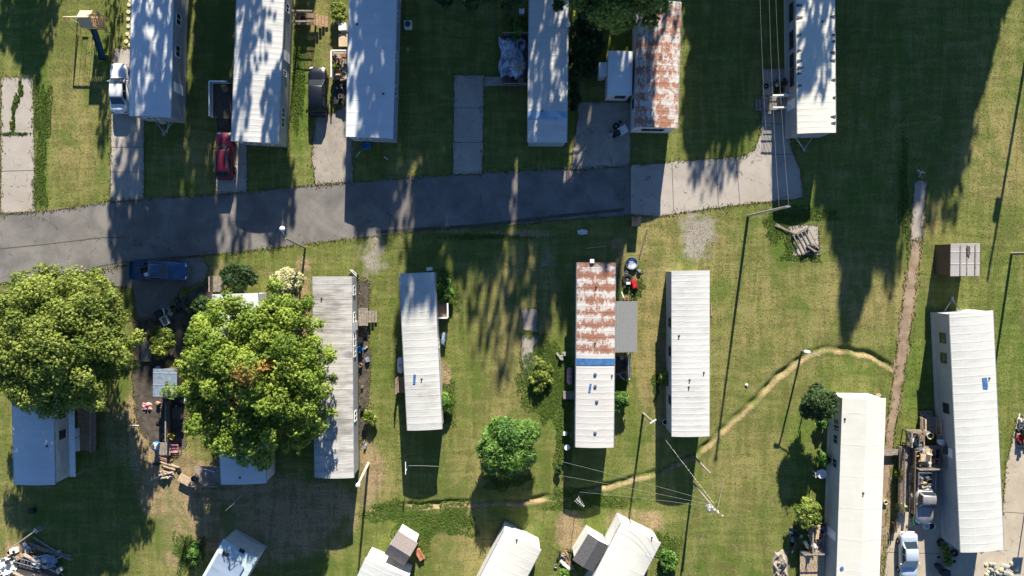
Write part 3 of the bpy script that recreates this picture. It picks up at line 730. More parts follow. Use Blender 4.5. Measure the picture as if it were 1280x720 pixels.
def door(t, side, w, yy, mat='trim_white', zb=.75):
    f = MB(); f.box((side*(w/2+.03), yy, zb+1.0), (.06, .95, 2.0)); d = f.build('door', mat, t, bevel=.01)
    h = MB(); h.box((side*(w/2+.09), yy+.35, zb+1.0), (.05, .06, .12)); h.build('handle', 'galvanised', d)
def home(label, c, roofm, wallm='siding_white', skirtm='skirt_grey', h=3.2, rise=.28, style='bow', seam=.62, cat='mobile home', name='mobile_home', group='mobile homes',
         we=(), ww=(), de=(), dw=(), wn=(), ws=(), vents=(), hitch=(), over=.10, trim='flashing', seed=0, extra=None, gutter=True, winh=(1.55, 2.45), frame='trim_white'):
    ctr, rz, w, Ln = frame_from(c, h)
    t = thing(name, label, cat, ctr, rz, group)
    inv = root_matrix(t).inverted()
    roof_mesh(style, w, Ln, h, rise, seam, seed=seed).build('roof', roofm, t)
    ww_, ll_ = w-2*over, Ln-2*over
    wl = MB(); wl.box((0, 0, (.62+h-.1)/2), (ww_, ll_, h-.1-.62))
    if style == 'gable':
        for s in (-1, 1):
            y_ = s*(ll_/2-.02)
            wl.add([(-ww_/2, y_, h-.1), (ww_/2, y_, h-.1), (0, y_, h+rise*.93-.1), (-ww_/2, y_-s*.06, h-.1), (ww_/2, y_-s*.06, h-.1), (0, y_-s*.06, h+rise*.93-.1)], [(0, 1, 2), (3, 5, 4), (0, 2, 5, 3), (1, 4, 5, 2), (0, 3, 4, 1)])
    wl.build('wall', wallm, t)
    sk = MB(); sk.box((0, 0, .30), (ww_-.06, ll_-.06, .66)); sk.build('skirting', skirtm, t)
    if gutter:
        for s in (-1, 1):
            g = MB(); g.box((s*(w/2+.035), 0, h-.045), (.06, Ln-.02, .08)); g.build('gutter', trim, t)
    def ly(px, py, z): return (inv @ P(px, py, z))
    zz = (winh[0]+winh[1])/2; xe = c[1][0]; xw = c[0][0]
    for (py, ln) in we: win(t, 1, ww_, ly(xe, py, zz).y, ln, winh[0], winh[1], ll_, frame)
    for (py, ln) in ww: win(t, -1, ww_, ly(xw, py, zz).y, ln, winh[0], winh[1], ll_, frame)
    for py in de: door(t, 1, ww_, ly(xe, py, zz).y)
    for py in dw: door(t, -1, ww_, ly(xw, py, zz).y)
    for (px, ln) in wn: win(t, 2, ww_, ly(px, c[0][1], zz).x, ln, winh[0], winh[1], ll_, frame)
    for (px, ln) in ws: win(t, -2, ww_, ly(px, c[2][1], zz).x, ln, winh[0], winh[1], ll_, frame)
    for v in vents:
        px, py, kind = v[:3]; q = ly(px, py, h+.2); m = MB()
        u_ = min(1, abs(2*q.x/w)); zr = h+rise*((1-u_*u_) if style == 'bow' else (1-u_))
        if kind == 'pipe':
            m.lathe((q.x, q.y, zr-.06), [(.12, 0), (.12, .07), (.06, .09), (.06, .2), (.045, .2)], 10); m.build('vent_pipe', 'trim_dark', t)
        elif kind == 'hood':
            m.lathe((q.x, q.y, zr-.06), [(.17, 0), (.17, .08), (.10, .09), (.10, .13), (.17, .14), (.15, .19), (.05, .22)], 12); m.build('roof_vent', 'galvanised', t, smooth=False)
        elif kind == 'fan':
            m.box((q.x, q.y, zr+.05), (.42, .42, .22)); m.build('roof_vent', 'white_plastic', t, bevel=.03)
        elif kind == 'patch':
            m.box((q.x, q.y, zr+.035), (v[3], v[4], .02), v[5] if len(v) > 5 else 0); m.build('roof_patch', v[6] if len(v) > 6 else 'blue_panel', t)
    for e in hitch:
        s = 1 if e > 0 else -1; y0 = s*ll_/2; m = MB()
        m.tube([(-.9, y0-.05*s, .5), (0, y0+1.2*s, .48)], .06, 6); m.tube([(.9, y0-.05*s, .5), (0, y0+1.2*s, .48)], .06, 6)
        m.box((0, y0+1.28*s, .5), (.22, .3, .16)); m.tube([(0, y0+.95*s, 0), (0, y0+.95*s, .75)], .05, 8); m.build('tow_hitch', 'galvanised', t)
    if extra: extra(t, w, Ln, h, rise, inv)
    HOMES[label] = t
    return t
def band(y0px, y1px, mat, lift=.035):
    def f(t, w, Ln, h, rise, inv):
        ya = (inv @ P(700, y0px, h+.2)).y; yb = (inv @ P(700, y1px, h+.2)).y
        m = MB(); prof = roof_profile('bow', w+.04, h+lift, rise)
        lo, hi = min(ya, yb), max(ya, yb); vs = []
        for y in (lo, hi):
            for x, z in prof: vs.append((x, y, z))
            for x, z in prof: vs.append((x, y, z-.02))
        n = len(prof); fs = []
        for k in range(n-1): fs += [(k, k+1, 2*n+k+1, 2*n+k), (n+k+1, n+k, 3*n+k, 3*n+k+1), (k+1, k, n+k, n+k+1), (2*n+k, 2*n+k+1, 3*n+k+1, 3*n+k)]
        fs += [(0, 2*n, 3*n, n), (n-1, 2*n-1, 4*n-1, 3*n-1)]
        m.add(vs, fs).build('roof_panel', mat, t)
    return f
home('long pale roofed home beside the white car, top left', [(165.5,-70),(218,-70),(213.5,146),(161.5,146)], 'roof_bluish', 'siding_grey', 'skirt_white', 3.3, .25,
     we=((24,1.1),(64,1.1),(-20,1.1)), de=(110,), ww=((40,1),), ws=((190,1.2),), vents=((204,-6,'pipe'),), seed=1, hitch=(-1,), seam=.9)
home('pale roofed home with dappled shade, between red and black cars', [(298,-62),(358,-62),(347.5,178),(289.5,178)], 'roof_dull', 'siding_grey', 'skirt_grey', 3.3, .25,
     we=((10,.8),(92,.5),(141,1.0),(153,1.0)), de=(70,), ws=((310,1.3),(335,.8)), ww=((60,1),), vents=(), seed=2, seam=.55)
home('pale blue roofed home right of the black car', [(438.5,-48),(497,-48),(491.5,173),(432,171)], 'roof_bluish', 'siding_blue', 'skirt_white', 3.3, .22,
     we=((20,.9),(70,.8),(114,1.0)), ws=((455,1.2),), dw=(75,), vents=((479,117,'pipe'),(446,30,'pipe')), seed=3, seam=1.2)
home('narrow home with a blue strip near its lower roof end', [(662.5,-50),(711,-50),(708.5,178),(659.5,178)], 'roof_dull', 'siding_blue', 'skirt_white', 3.2, .2,
     we=((30,1),(90,1)), vents=((678,139,'pipe'),(710,30,'fan')), seed=4, extra=band(139,149,'blue_stain'), seam=.5, dw=(100,))
home('rust streaked home under the trees, top centre', [(797,2),(851,2),(847.5,160),(792.5,160)], 'roof_rust_all', 'siding_white', 'skirt_white', 3.4, .3,
     ws=((809,1.0),(823,1.0)), ww=((130,.9),), seed=5, seam=.55, frame='trim_dark')
home('white annexe with a bluish roof joined to the rusty home', [(761,64),(791,64),(790,119),(759,119)], 'roof_bluish', 'siding_white', 'skirt_white', 3.1, .12, cat='annexe', name='annexe', group=None,
     ws=((775,1.0),), seed=6, seam=.7, frame='trim_dark', gutter=False)
home('little lean-to roof on the left of the annexe', [(748.5,78),(759.5,78),(759.5,95),(748.5,95)], 'roof_bluish', 'siding_white', 'skirt_white', 2.3, .05, cat='lean-to', name='lean_to', group=None, seed=7, seam=.5, gutter=False)
def stains(t, w, Ln, h, rise, inv):
    for py, x in ((7,-1),(22,-1),(44,-1),(63,-1),(76,-1),(85,-1),(92,-1),(107,-1),(22,1),(45,1),(53,1),(67,1),(77,1),(101,1),(123,1),(147,1),(155,1)):
        y = (inv @ P(1000, py, h)).y; s = .28+random.random()*.3
        m = MB(); m.add([(x*(w/2-.02), y-.14, h+.06), (x*(w/2-.02), y+.14, h+.06), (x*(w/2-s), y+.04, h+.03+rise*(1-(1-2*s/w)**2)), (x*(w/2-s), y-.06, h+.03+rise*(1-(1-2*s/w)**2))], [(0,1,2,3)])
        m.build('roof_stain', 'trim_dark', t)
home('bright roofed home with dark drip stains, beside the wires', [(994.5,-58),(1043,-58),(1044.5,166),(997,167)], 'roof_cream', 'siding_grey', 'skirt_white', 3.4, .22,
     ww=((15,1.7),(50,1.7),(76,1.3),(97,1.7)), dw=(130,), seed=8, hitch=(-1,), extra=stains, vents=((1028,27,'pipe'),), seam=.6, frame='trim_dark')
home('pale blue roofed home peeping out below the left tree', [(14,448),(66,448),(68.5,605.5),(18,606)], 'roof_bluish', 'siding_white', 'skirt_white', 3.4, .2,
     we=((517,.9),(543,.8)), seed=9, vents=((58,558,'pipe'),), seam=.8, frame='trim_dark')
home('home mostly hidden under the big bright tree', [(266,367),(322,367),(333.5,603.5),(276,606)], 'roof_bluish', 'siding_white', 'skirt_grey', 3.3, .22,
     we=((577,1.3),(540,1)), seed=10, vents=((300,597,'pipe'),), seam=.8)
home('long home with a grimy dark streaked roof', [(391,346),(439.5,345),(442.5,597),(393.5,597.5)], 'roof_grimy', 'siding_grey', 'skirt_dark', 3.3, .24,
     we=((363,.9),(397,1.0),(424,1.4),(440,.9),(520,1)), de=(408,), seed=11, vents=((402,373,'pipe'),(416,510,'pipe')), seam=.75)
home('narrow home with a bluish patched roof end', [(500.5,342),(541.5,340),(554,536),(508,538.5)], 'roof_patchy', 'siding_white', 'skirt_white', 3.1, .2,
     we=((372,.9),(430,.9)), seed=12, vents=((527,474,'pipe'),(518,474,'patch',.25,.95,-.1)), seam=.7, dw=(460,))
home('home with rust patches and a blue strip across the roof', [(721.5,328),(769.5,328),(766.8,559.5),(719.5,559)], 'roof_rust_top', 'siding_blue', 'skirt_white', 3.2, .2,
     ww=((370,1),(430,1),(520,1)), seed=13, vents=((740,326.5,'fan'),(745,358,'pipe'),(744,429,'pipe'),(744,467,'hood'),(744,482,'hood'),(746,501,'hood'),(744,540,'hood'),(765,470,'pipe'),(737.5,485,'patch',.22,.85,-.15)),
     extra=band(448,456.5,'blue_panel'), seam=.62, wn=((745,1.2),))
home('plain white ribbed roof home right of the rust patched one', [(839.5,338.5),(887,338),(887,545.5),(839.5,545.5)], 'roof_dull', 'siding_blue', 'skirt_white', 3.1, .2,
     ww=((403,.9),(439,.9),(500,.8)), seed=14, vents=((880,466,'pipe'),(862,475,'pipe'),(861,484,'pipe'),(849,420,'pipe')), seam=.58, frame='trim_dark', gutter=False)
home('wide cream gabled home behind the dark round shrubs', [(1053,496),(1107.5,499),(1098.5,752),(1044.5,750)], 'roof_cream', 'siding_grey', 'skirt_white', 3.3, .55, 'gable', seam=3.2,
     ww=((530,1.0),(549,.9),(579,.9),(535,.6)), dw=(668,), seed=15, vents=((1057,524,'pipe'),(1077,615,'pipe'),(1053,711,'patch',.3,.4,.3)), gutter=False, frame='siding_grey')
home('long bright roofed home beside the cluttered decks at right', [(1187,390),(1241,390),(1255,687.5),(1200.5,690)], 'roof_bright', 'siding_grey', 'skirt_white', 3.4, .24,
     ww=((422,1.0),(447,1.0),(510,1.0)), dw=(565,), seed=16, vents=((1231,479,'patch',.5,1.1,.05),(1237,473,'pipe')), hitch=(1,), seam=.85, frame='trim_dark')
def lowroof(t, w, Ln, h, rise, inv):
    for side, x0 in ((1, w/2+.35),):
        m = MB(); m.box((x0, 0, h-.35), (.7, Ln-.1, .05), 0, (0, .35)); m.build('eave_strip', 'flashing', t)
home('small bright roof jutting in beside the grey brown gabled shed', [(457,697),(512,722),(482,790),(427,764)], 'roof_white', 'siding_white', 'skirt_white', 3.1, .2, seed=18, seam=.8)
home('white roofed home at the bottom edge, middle', [(630.5,663),(676,688),(622,792),(576,767)], 'roof_cream', 'siding_white', 'skirt_white', 3.2, .22, seed=19, vents=((646,675,'pipe'),), seam=.9)
home('cream roofed home beside the dark shingled annexe, bottom', [(777,652),(825.5,680),(770,785),(722,759)], 'roof_cream', 'siding_white', 'skirt_white', 3.3, .25, seed=20, ww=((700,1.6),), seam=2.0, vents=((815,672,'pipe'),))
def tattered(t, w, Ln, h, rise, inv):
    q = inv @ P(282, 693, h); m = MB(); m.box((q.x, q.y, h+rise+.02), (.62, .62, .05), .1); m.build('roof_hatch', 'trim_dark', t)
    q = inv @ P(303, 688, h); m = MB(); m.box((q.x, q.y, h+.12), (.6, .35, .10), 0); m.build('roof_hole', 'black_plastic', t)
    m = MB(); m.box((-.2, -.6, h+rise+.05), (w*.74, 5.6, .05)); m.build('roof_shade_sheet', 'roof_shade_blue', t)  # thin added sheet, its blue paints shade over the lower roof
home('tattered teal roofed home with painted blue shade at bottom left', [(279,674),(322,697.5),(280,772),(237,748)], 'roof_teal', 'siding_white', 'skirt_white', 3.1, .16, seed=17, seam=.9, extra=tattered, gutter=False, vents=((295,690,'fan'),))

# sheds
def shed(label, c, h, rise, roofm, wallm, style='gable', ridge='y', door_side=None, extra=None, name='shed', over=.15):
    if ridge == 'x': c = [c[1], c[2], c[3], c[0]]
    ctr, rz, w, Ln = frame_from(c, h)
    t = thing(name, label, name, ctr, rz)
    roof_mesh(style, w, Ln, h, rise, 1.2 if 'shingle' not in roofm else .9, rib=.015 if 'shingle' not in roofm else .004, seed=3, wob=.004).build('roof', roofm, t)
    m = MB(); m.box((0, 0, h/2-.05), (w-2*over, Ln-2*over, h-.1))
    ww_, ll_ = w-2*over, Ln-2*over
    if style == 'gable':
        for s in (-1, 1):
            y_ = s*(ll_/2-.02)
            m.add([(-ww_/2, y_, h-.1), (ww_/2, y_, h-.1), (0, y_, h+rise*.9-.1), (-ww_/2, y_-s*.06, h-.1), (ww_/2, y_-s*.06, h-.1), (0, y_-s*.06, h+rise*.9-.1)], [(0, 1, 2), (3, 5, 4), (0, 2, 5, 3), (1, 4, 5, 2), (0, 3, 4, 1)])
    m.build('wall', wallm, t)
    if door_side:
        d = MB(); s, off = door_side
        d.box((off, s*(ll_/2+.025), 1.0), (1.1, .05, 1.9)); d.build('door', 'trim_white' if 'white' in wallm else 'wood_dark', t)
    if extra: extra(t, w, Ln, h)
    return t
shed('grey brown gabled shed at the bottom edge, left of centre', [(497,663.5),(521.5,678.5),(505.5,707.5),(481,692.5)], 2.5, .5, 'shingle_brown', 'siding_white', ridge='x', door_side=(1, 0))
shed('dark shingled annexe beside the cream bottom roof', [(735,667),(761,682.5),(740,714.5),(716.5,700)], 2.9, .3, 'shingle', 'siding_white', name='annexe')
def plankroof(t, w, Ln, h):
    for x in (-.55, .1, .95):
        m = MB(); m.box((x, 0, h+.13), (.10, Ln-.3, .05)); m.build('roof_batten', 'wood_weathered', t)
    m = MB(); m.box((.2, .9, h+.2), (.3, .9, .06), .05); m.build('roof_board', 'wood_dark', t)
roof_mat('roof_greyboard', (.36, .335, .32), .45, (.15, .13, .12))
shed('old plank roofed shed alone on the right lawn', [(1188.5,304),(1225,304),(1224.5,345),(1188,345)], 2.7, .1, 'roof_greyboard', 'siding_brown', 'bow', extra=plankroof, over=.08)
shed('small shed with a blue grey tin roof between the big trees', [(191.5,461.5),(221,461.5),(221,496),(191,496)], 2.3, .08, 'blue_grey_tin', 'siding_brown', 'bow', door_side=(1, 0))
# carport on the rust patched home
def carport(label, c, h, mat, cat='carport'):
    ctr, rz, w, Ln = frame_from(c, h); t = thing('carport', label, cat, ctr, rz)
    m = MB()
    n = 14
    for k in range(n): m.box((-w/2+w*(k+.5)/n, 0, h+(.015 if k % 2 else 0)), (w/n, Ln, .04))
    m.build('roof', mat, t)
    for x, y in ((w/2-.1, Ln/2-.15), (w/2-.1, -Ln/2+.15), (w/2-.1, 0)):
        p = MB(); p.box((x, y, h/2-.02), (.09, .09, h-.06)); p.build('post', 'wood_weathered', t)
    b = MB(); b.box((w/2-.1, 0, h-.09), (.08, Ln-.1, .12)); b.build('beam', 'wood_weathered', t)
    return t
carport('flat grey tin awning along the rust patched home', [(768.5,376.5),(796.5,376.5),(796,440),(768.5,440)], 2.6, 'grey_tin', 'awning')
# porch roof of the left hidden home
carport('narrow white porch awning beside the home below the left tree', [(86,500),(92,500),(95,594),(87,598)], 2.6, 'trim_white', 'porch awning')

# ------------------------------------------------------------ decks, steps, ramps
def deck(label, c, h, mat='wood_weathered', rails='', railmat='trim_white', steps='', cat='deck', name='deck', board='y', railh=.95, group=None):
    ctr, rz, w, Ln = frame_from(c, h); t = thing(name, label, cat, ctr, rz, group)
    m = MB(); a, b_ = (w, Ln) if board == 'y' else (Ln, w); n = max(3, int(a/.15))
    for k in range(n):
        u_ = -a/2+a*(k+.5)/n; dz = random.uniform(-.004, .004)
        if board == 'y': m.box((u_, random.uniform(-.02, .02), h-.02+dz), (a/n-.018, b_, .035))
        else: m.box((random.uniform(-.02, .02), u_, h-.02+dz), (b_, a/n-.018, .035))
    fl = m.build('deck_floor', mat, t)
    m = MB()
    for s in (-1, 1): m.box((s*(w/2-.05), 0, h-.11), (.06, Ln-.02, .13)); m.box((0, s*(Ln/2-.05), h-.11), (w-.16, .06, .13))
    m.build('joist_frame', 'wood_dark', t)
    if h > .3:
        for x in (-1, 1):
            for y in (-1, 1):
                p = MB(); p.box((x*(w/2-.12), y*(Ln/2-.12), (h-.18)/2), (.1, .1, h-.17)); p.build('post', 'wood_dark', t)
    for s in rails:
        m = MB()
        if s in 'EW': X_ = (w/2-.04)*(1 if s == 'E' else -1); A, B = (X_, -Ln/2+.05), (X_, Ln/2-.05)
        else: Y_ = (Ln/2-.04)*(1 if s == 'N' else -1); A, B = (-w/2+.05, Y_), (w/2-.05, Y_)
        A, B = Vector(A), Vector(B); d = B-A; ln = d.length; ang = math.atan2(d.y, d.x); mid = (A+B)/2
        m.box((mid.x, mid.y, h+railh), (ln, .13, .045), ang); m.box((mid.x, mid.y, h+.18), (ln, .05, .05), ang)
        for k in range(max(2, int(ln/.14))+1):
            q = A+d*(k/max(2, int(ln/.14))); m.box((q.x, q.y, h+railh/2), (.04, .04, railh-.04), ang)
        m.build('railing', railmat, t)
    for s in steps:
        m = MB(); ns = max(2, int(h/.18))
        for k in range(ns):
            z = h-(k+1)*h/(ns+1); off = .28*(k+.5)
            if s == 'N': m.box((0, Ln/2+off, z), (min(w, 1.2), .27, .04))
            if s == 'S': m.box((0, -Ln/2-off, z), (min(w, 1.2), .27, .04))
            if s == 'E': m.box((w/2+off, 0, z), (.27, min(Ln, 1.2), .04))
            if s == 'W': m.box((-w/2-off, 0, z), (.27, min(Ln, 1.2), .04))
        if s in 'NS':
            sg = 1 if s == 'N' else -1
            for x in (-1, 1):
                m.add([(x*min(w, 1.2)/2, sg*Ln/2, h), (x*min(w, 1.2)/2, sg*Ln/2, h-.25), (x*min(w, 1.2)/2, sg*(Ln/2+.28*ns), 0), (x*min(w, 1.2)/2, sg*(Ln/2+.28*ns), .2)], [(0, 1, 2, 3)])
        m.build('steps', mat, t)
    return t
deck('small dark deck with white rails left of the dappled home', [(266,104),(289,104),(289,148),(266,148)], .75, 'wood_dark', 'NW', 'trim_white', 'S')
deck('cluttered wooden deck with a white top rail by the black car', [(416.5,66),(436,66),(436,100),(416.5,100)], .8, 'wood_warm', 'NW', 'trim_white')
deck('low black decking platform below the cluttered wooden deck', [(417,102),(434,102),(434,130),(417,130)], .4, 'black_plastic', '', 'trim_dark')
deck('small brown slatted deck in deep shade at the top', [(368,17),(394,17),(394,31),(368,31)], .8, 'wood_warm', 'NS', 'wood_weathered', 'E')
deck('deck piled with a crumpled tarp left of the narrow home', [(628,44),(660,44),(660,108),(628,108)], .35, 'wood_dark', 'NS', 'wood_weathered')
deck('small landing with pale rails on the concrete drive, top right', [(961,121),(986,121),(986,137),(961,137)], .8, 'wood_weathered', 'NS', 'trim_white', 'W')
deck('brown side deck beside the home below the left tree', [(97,496),(120,496),(120,563),(97,563)], .6, 'wood_warm', 'E', 'wood_weathered')
deck('grey porch deck at the lower left of the tree covered home', [(243,583),(275,583),(275,605),(243,605)], .7, 'wood_weathered', 'S', 'wood_weathered')
deck('dark boardwalk running down from the blue tin shed', [(206,500),(213,500),(213,551),(206,551)], .3, 'wood_dark', 'E', 'wood_weathered')
deck('small grey deck holding the blue cooler', [(194,553),(213,553),(213,569),(194,569)], .3, 'wood_weathered', '')
deck('pale landing on the right side of the grimy long home', [(448,385),(460,385),(460,407),(448,407)], .7, 'wood_weathered', '', 'trim_white', 'E')
deck('white railed landing right of the bluish patched roof', [(547,378),(561,378),(561,397),(547,397)], .7, 'wood_warm', 'SE', 'trim_white')
deck('brown step box on the left of the patchy narrow home', [(496.5,471),(506,471),(506,491),(496.5,491)], .6, 'wood_warm', 'W', 'wood_weathered')
deck('dark side deck with a pale edge below the grey awning', [(767,441),(785.5,441),(785.5,473),(767,473)], .5, 'wood_dark', 'E', 'trim_white')
deck('pale board deck at the bottom edge by the cream home', [(1000,688),(1031,688),(1031,740),(1000,740)], .6, 'wood_pale', 'N', 'wood_weathered')
deck('junk covered corner deck below the small dark green bush', [(1011,655),(1036,655),(1036,687),(1011,687)], .6, 'wood_weathered', 'W', 'wood_weathered')
deck('sunlit cluttered deck beside the long bright roofed home', [(1142,557),(1176,557),(1176,584),(1142,584)], .9, 'wood_weathered', 'SE', 'wood_weathered')
deck('upper rail framed deck corner above the cluttered deck', [(1133,537),(1156,537),(1156,557),(1133,557)], .9, 'wood_weathered', 'NW', 'wood_weathered')
deck('wooden steps with two pale rails at the top of the decks', [(1150,521),(1170,521),(1170,542),(1150,542)], .5, 'wood_weathered', 'EW', 'wood_pale', 'N', cat='steps', name='steps')
deck('long grey ramp walkway leading down from the cluttered deck', [(1124,558),(1138,558),(1137,640),(1122,640)], .55, 'wood_weathered', 'EW', 'wood_dark', cat='ramp', name='ramp', board='x')
deck('short grey plank bridge between home and ramp', [(1104,562),(1124,562),(1124,569),(1104,569)], .5, 'wood_weathered', '', board='x', cat='walkway', name='walkway')
deck('plank stack lying beside the leafy bush between the trees', [(176,422),(189,422),(189,452),(176,452)], .2, 'wood_weathered', '', board='x', cat='pallet', name='pallet')
deck('short wooden landing above the tree covered home', [(266,345),(279,345),(279,365),(266,365)], .5, 'wood_weathered', 'W', 'wood_weathered')
deck('tilted pale fence steps left of the grey porch deck', [(226,592),(243,600),(238,609),(221,601)], .5, 'wood_pale', '', cat='steps', name='steps')
deck('small wooden step against the left wall of the rust home', [(704,489),(718,489),(718,499),(704,499)], .5, 'wood_weathered', '', cat='steps', name='steps')

# ------------------------------------------------------------ vehicles
def loft(sections):
    """sections: list of closed loops of equal size"""
    m = MB(); n = len(sections[0]); vs = [p for s in sections for p in s]
    fs = [(a*n+b, a*n+(b+1) % n, (a+1)*n+(b+1) % n, (a+1)*n+b) for a in range(len(sections)-1) for b in range(n)]
    fs += [tuple(range(n-1, -1, -1)), tuple((len(sections)-1)*n+b for b in range(n))]
    return m.add(vs, fs)
def body_section(y, hw, zl, zt, tum=.06):
    # lower sill, side bulge, shoulder, bonnet crown
    pr = [(hw*.86, zl), (hw*.98, zl+.12), (hw, (zl+zt)/2+.02), (hw-.03, zt-.09), (hw-.12, zt-.01), (hw*.5, zt+.015), (0, zt+.025)]
    pts = [(x, y, z) for x, z in pr]+[(-x, y, z) for x, z in pr[-2::-1]]
    return pts
def wheel(t, x, y, r=.32, w=.22):
    m = MB(); m.lathe((x, y, r), [(r*.62, -w/2), (r*.95, -w/2), (r, -w/2+.03), (r, w/2-.03), (r*.95, w/2), (r*.62, w/2)], 20, 'X')
    o = m.build('wheel', 'rubber', t, smooth=False)
    s = 1 if x > 0 else -1
    k = MB(); k.lathe((x+s*(w/2-.04), y, r), [(r*.6, -.03), (r*.62, .03), (r*.3, .045), (.04, .05)], 16, 'X'); k.build('rim', 'rim_metal', o)
def car(label, loc, heading, paint, kind='sedan', Ln=4.8, w=1.8, cat='car', name='parked_car', wheels=True, z=0.0, extra=None):
    t = thing(name, label, cat, (loc[0], loc[1], z), heading)
    hl = Ln/2; hw = w/2
    if kind == 'sedan':   st = dict(hood=.86, belt=.92, deck=.98, wf=1.15*1, y=[hl*.42, hl*.10, -hl*.42, -hl*.70], roof=1.42)
    elif kind == 'suv':   st = dict(hood=1.02, belt=1.06, deck=1.06, wf=1.1, y=[hl*.46, hl*.20, -hl*.72, -hl*.90], roof=1.68)
    elif kind == 'hatch': st = dict(hood=.95, belt=.98, deck=.98, wf=1.1, y=[hl*.46, hl*.16, -hl*.66, -hl*.88], roof=1.5)
    else:                 st = dict(hood=1.08, belt=1.10, deck=1.10, wf=1.1, y=[hl*.36, hl*.16, -hl*.18, -hl*.28], roof=1.72)
    zl = .22 if kind not in ('pickup', 'suv') else .34
    ys = [1.0, .975, .90, .72, .45, .1, -.3, -.6, -.82, -.94, -.985, -1.0]
    wf = [.52, .72, .90, .985, 1, 1, 1, 1, .985, .93, .80, .66]
    if kind == 'pickup': wf = [.66, .82, .95, 1, 1, 1, 1, 1, 1, 1, .99, .97]
    secs = []
    for a, b in zip(ys, wf):
        zt = st['hood'] if a > .4 else (st['belt'] if a > -.6 else st['deck'])
        if a >= .97: zt -= .18
        elif a >= .9: zt -= .07
        if a <= -.98 and kind != 'pickup': zt -= .12
        secs.append(body_section(a*hl, hw*b, zl+(.08 if abs(a) > .95 else 0), zt))
    if kind == 'pickup':
        # cab half of the body, then an open load bed
        cut = -hl*.30
        secs = [s for s in secs if s[0][1] > cut]+[body_section(cut, hw, zl, st['belt'])]
        loft(secs).build('body', paint, t, smooth=True)
        b0, b1 = cut-.03, -hl; ln = b0-b1; m = MB()
        m.box((0, (b0+b1)/2, .62), (w-.12, ln, .08))
        for s in (-1, 1): m.box((s*(hw-.06), (b0+b1)/2, .83), (.12, ln, .46)); 
        m.box((0, b0-.04, .86), (w-.26, .07, .50)); m.box((0, b1+.04, .86), (w-.26, .07, .46))
        for s in (-1, 1): m.box((s*(hw-.04), (b0+b1)/2, .48), (.10, ln-.1, .26))
        for s in (-1, 1): m.box((s*(hw-.28), -hl*.62, .76), (.3, .8, .2))
        m.build('load_bed', paint, t, bevel=.02)
    else:
        loft(secs).build('body', paint, t, smooth=True)
    y0, y1, y2, y3 = st['y']; zb = st['belt']+.0; zr = st['roof']; wb, wr = hw*.90, hw*.70
    if kind == 'suv': wr = hw*.76
    def ring(y, hw_, z): return [(hw_, y, z), (-hw_, y, z)]
    # cabin as a rounded frustum
    secs = []
    for y, a, z in ((y0, wb, zb-.04), (y0-.02, wb, zb), (y1, wr, zr-.05), (y1-.12, wr*1.0, zr-.01), ((y1+y2)/2, wr*1.02, zr+.025), (y2+.12, wr*1.0, zr-.005), (y2, wr*.98, zr-.05), (y3+.02, wb*.95, zb), (y3, wb*.95, zb-.04)):
        zf = zb-.06
        secs.append([(wb if abs(z-zb) > .1 else a, y, zf), (a, y, z-.0), (a*.9, y, z+.022), (0, y, z+.035), (-a*.9, y, z+.022), (-a, y, z), (-(wb if abs(z-zb) > .1 else a), y, zf)])
    loft(secs).build('cabin', paint, t, smooth=True, bevel=0)
    def quad(name, pts, parent, mat='window_glass', off=.012):
        p = [Vector(q) for q in pts]; nrm = (p[1]-p[0]).cross(p[2]-p[0]).normalized()
        ctr = sum(p, Vector())/4
        if nrm.dot(ctr-Vector((0, (y1+y2)/2, .8))) < 0: nrm = -nrm
        m = MB(); m.add([q+nrm*off for q in p]+[q-nrm*.01 for q in p], [(0,1,2,3),(7,6,5,4),(0,4,5,1),(1,5,6,2),(2,6,7,3),(3,7,4,0)]); return m.build(name, mat, parent)
    e = .07
    def lerp(a, b, f): return tuple(a[i_]+(b[i_]-a[i_])*f for i_ in range(3))
    def pane(name, ya, za, wa, yb, zb2, wb2):
        A, B = (wa-e, ya, za+.03), (-(wa-e), ya, za+.03); Cc, D = (-(wb2-e*.6), yb, zb2+.02), (wb2-e*.6, yb, zb2+.02)
        quad(name, [lerp(A, D, .06), lerp(B, Cc, .06), lerp(B, Cc, .94), lerp(A, D, .94)], t)
    pane('windscreen', y0-.02, zb, wb, y1, zr-.03, wr)
    pane('rear_window', y3+.02, zb, wb*.95, y2, zr-.03, wr*.98)
    for s in (-1, 1):
        nW = 1 if kind == 'pickup' else 2; yA, yB = y1-.03, y2+.03; yAb, yBb = y0-.32, y3+.28
        for k in range(nW):
            f0, f1 = k/nW+.03, (k+1)/nW-.03
            ta = yA+(yB-yA)*f0; tb = yA+(yB-yA)*f1; ba = yAb+(yBb-yAb)*f0; bb = yAb+(yBb-yAb)*f1
            lo, hi = .12, .9
            def pt(yb_, yt_, f): return (s*(wb+(wr-wb)*f), yb_+(yt_-yb_)*f, zb+(zr-.05-zb)*f)
            quad('side_window', [pt(ba, ta, lo), pt(bb, tb, lo), pt(bb, tb, hi), pt(ba, ta, hi)], t, off=.03)
        m = MB(); m.box((s*(hw+.07), y0-.38, zb+.06), (.2, .12, .13)); m.build('mirror', paint, t, bevel=.03)
        m = MB(); m.box((s*hw*.66, hl*.965, st['hood']-.22), (.36, .16, .13), -s*.28); m.build('headlight', 'head_lamp', t, bevel=.03)
        m = MB(); m.box((s*hw*.72, -hl*.985, st['deck']-.2), (.30, .10, .14), s*.12); m.build('tail_light', 'tail_lamp', t, bevel=.02)
    m = MB(); m.box((0, hl*1.0, zl+.22), (w*.78, .14, .2)); m.build('front_bumper', paint if kind != 'pickup' else 'rim_metal', t, bevel=.04)
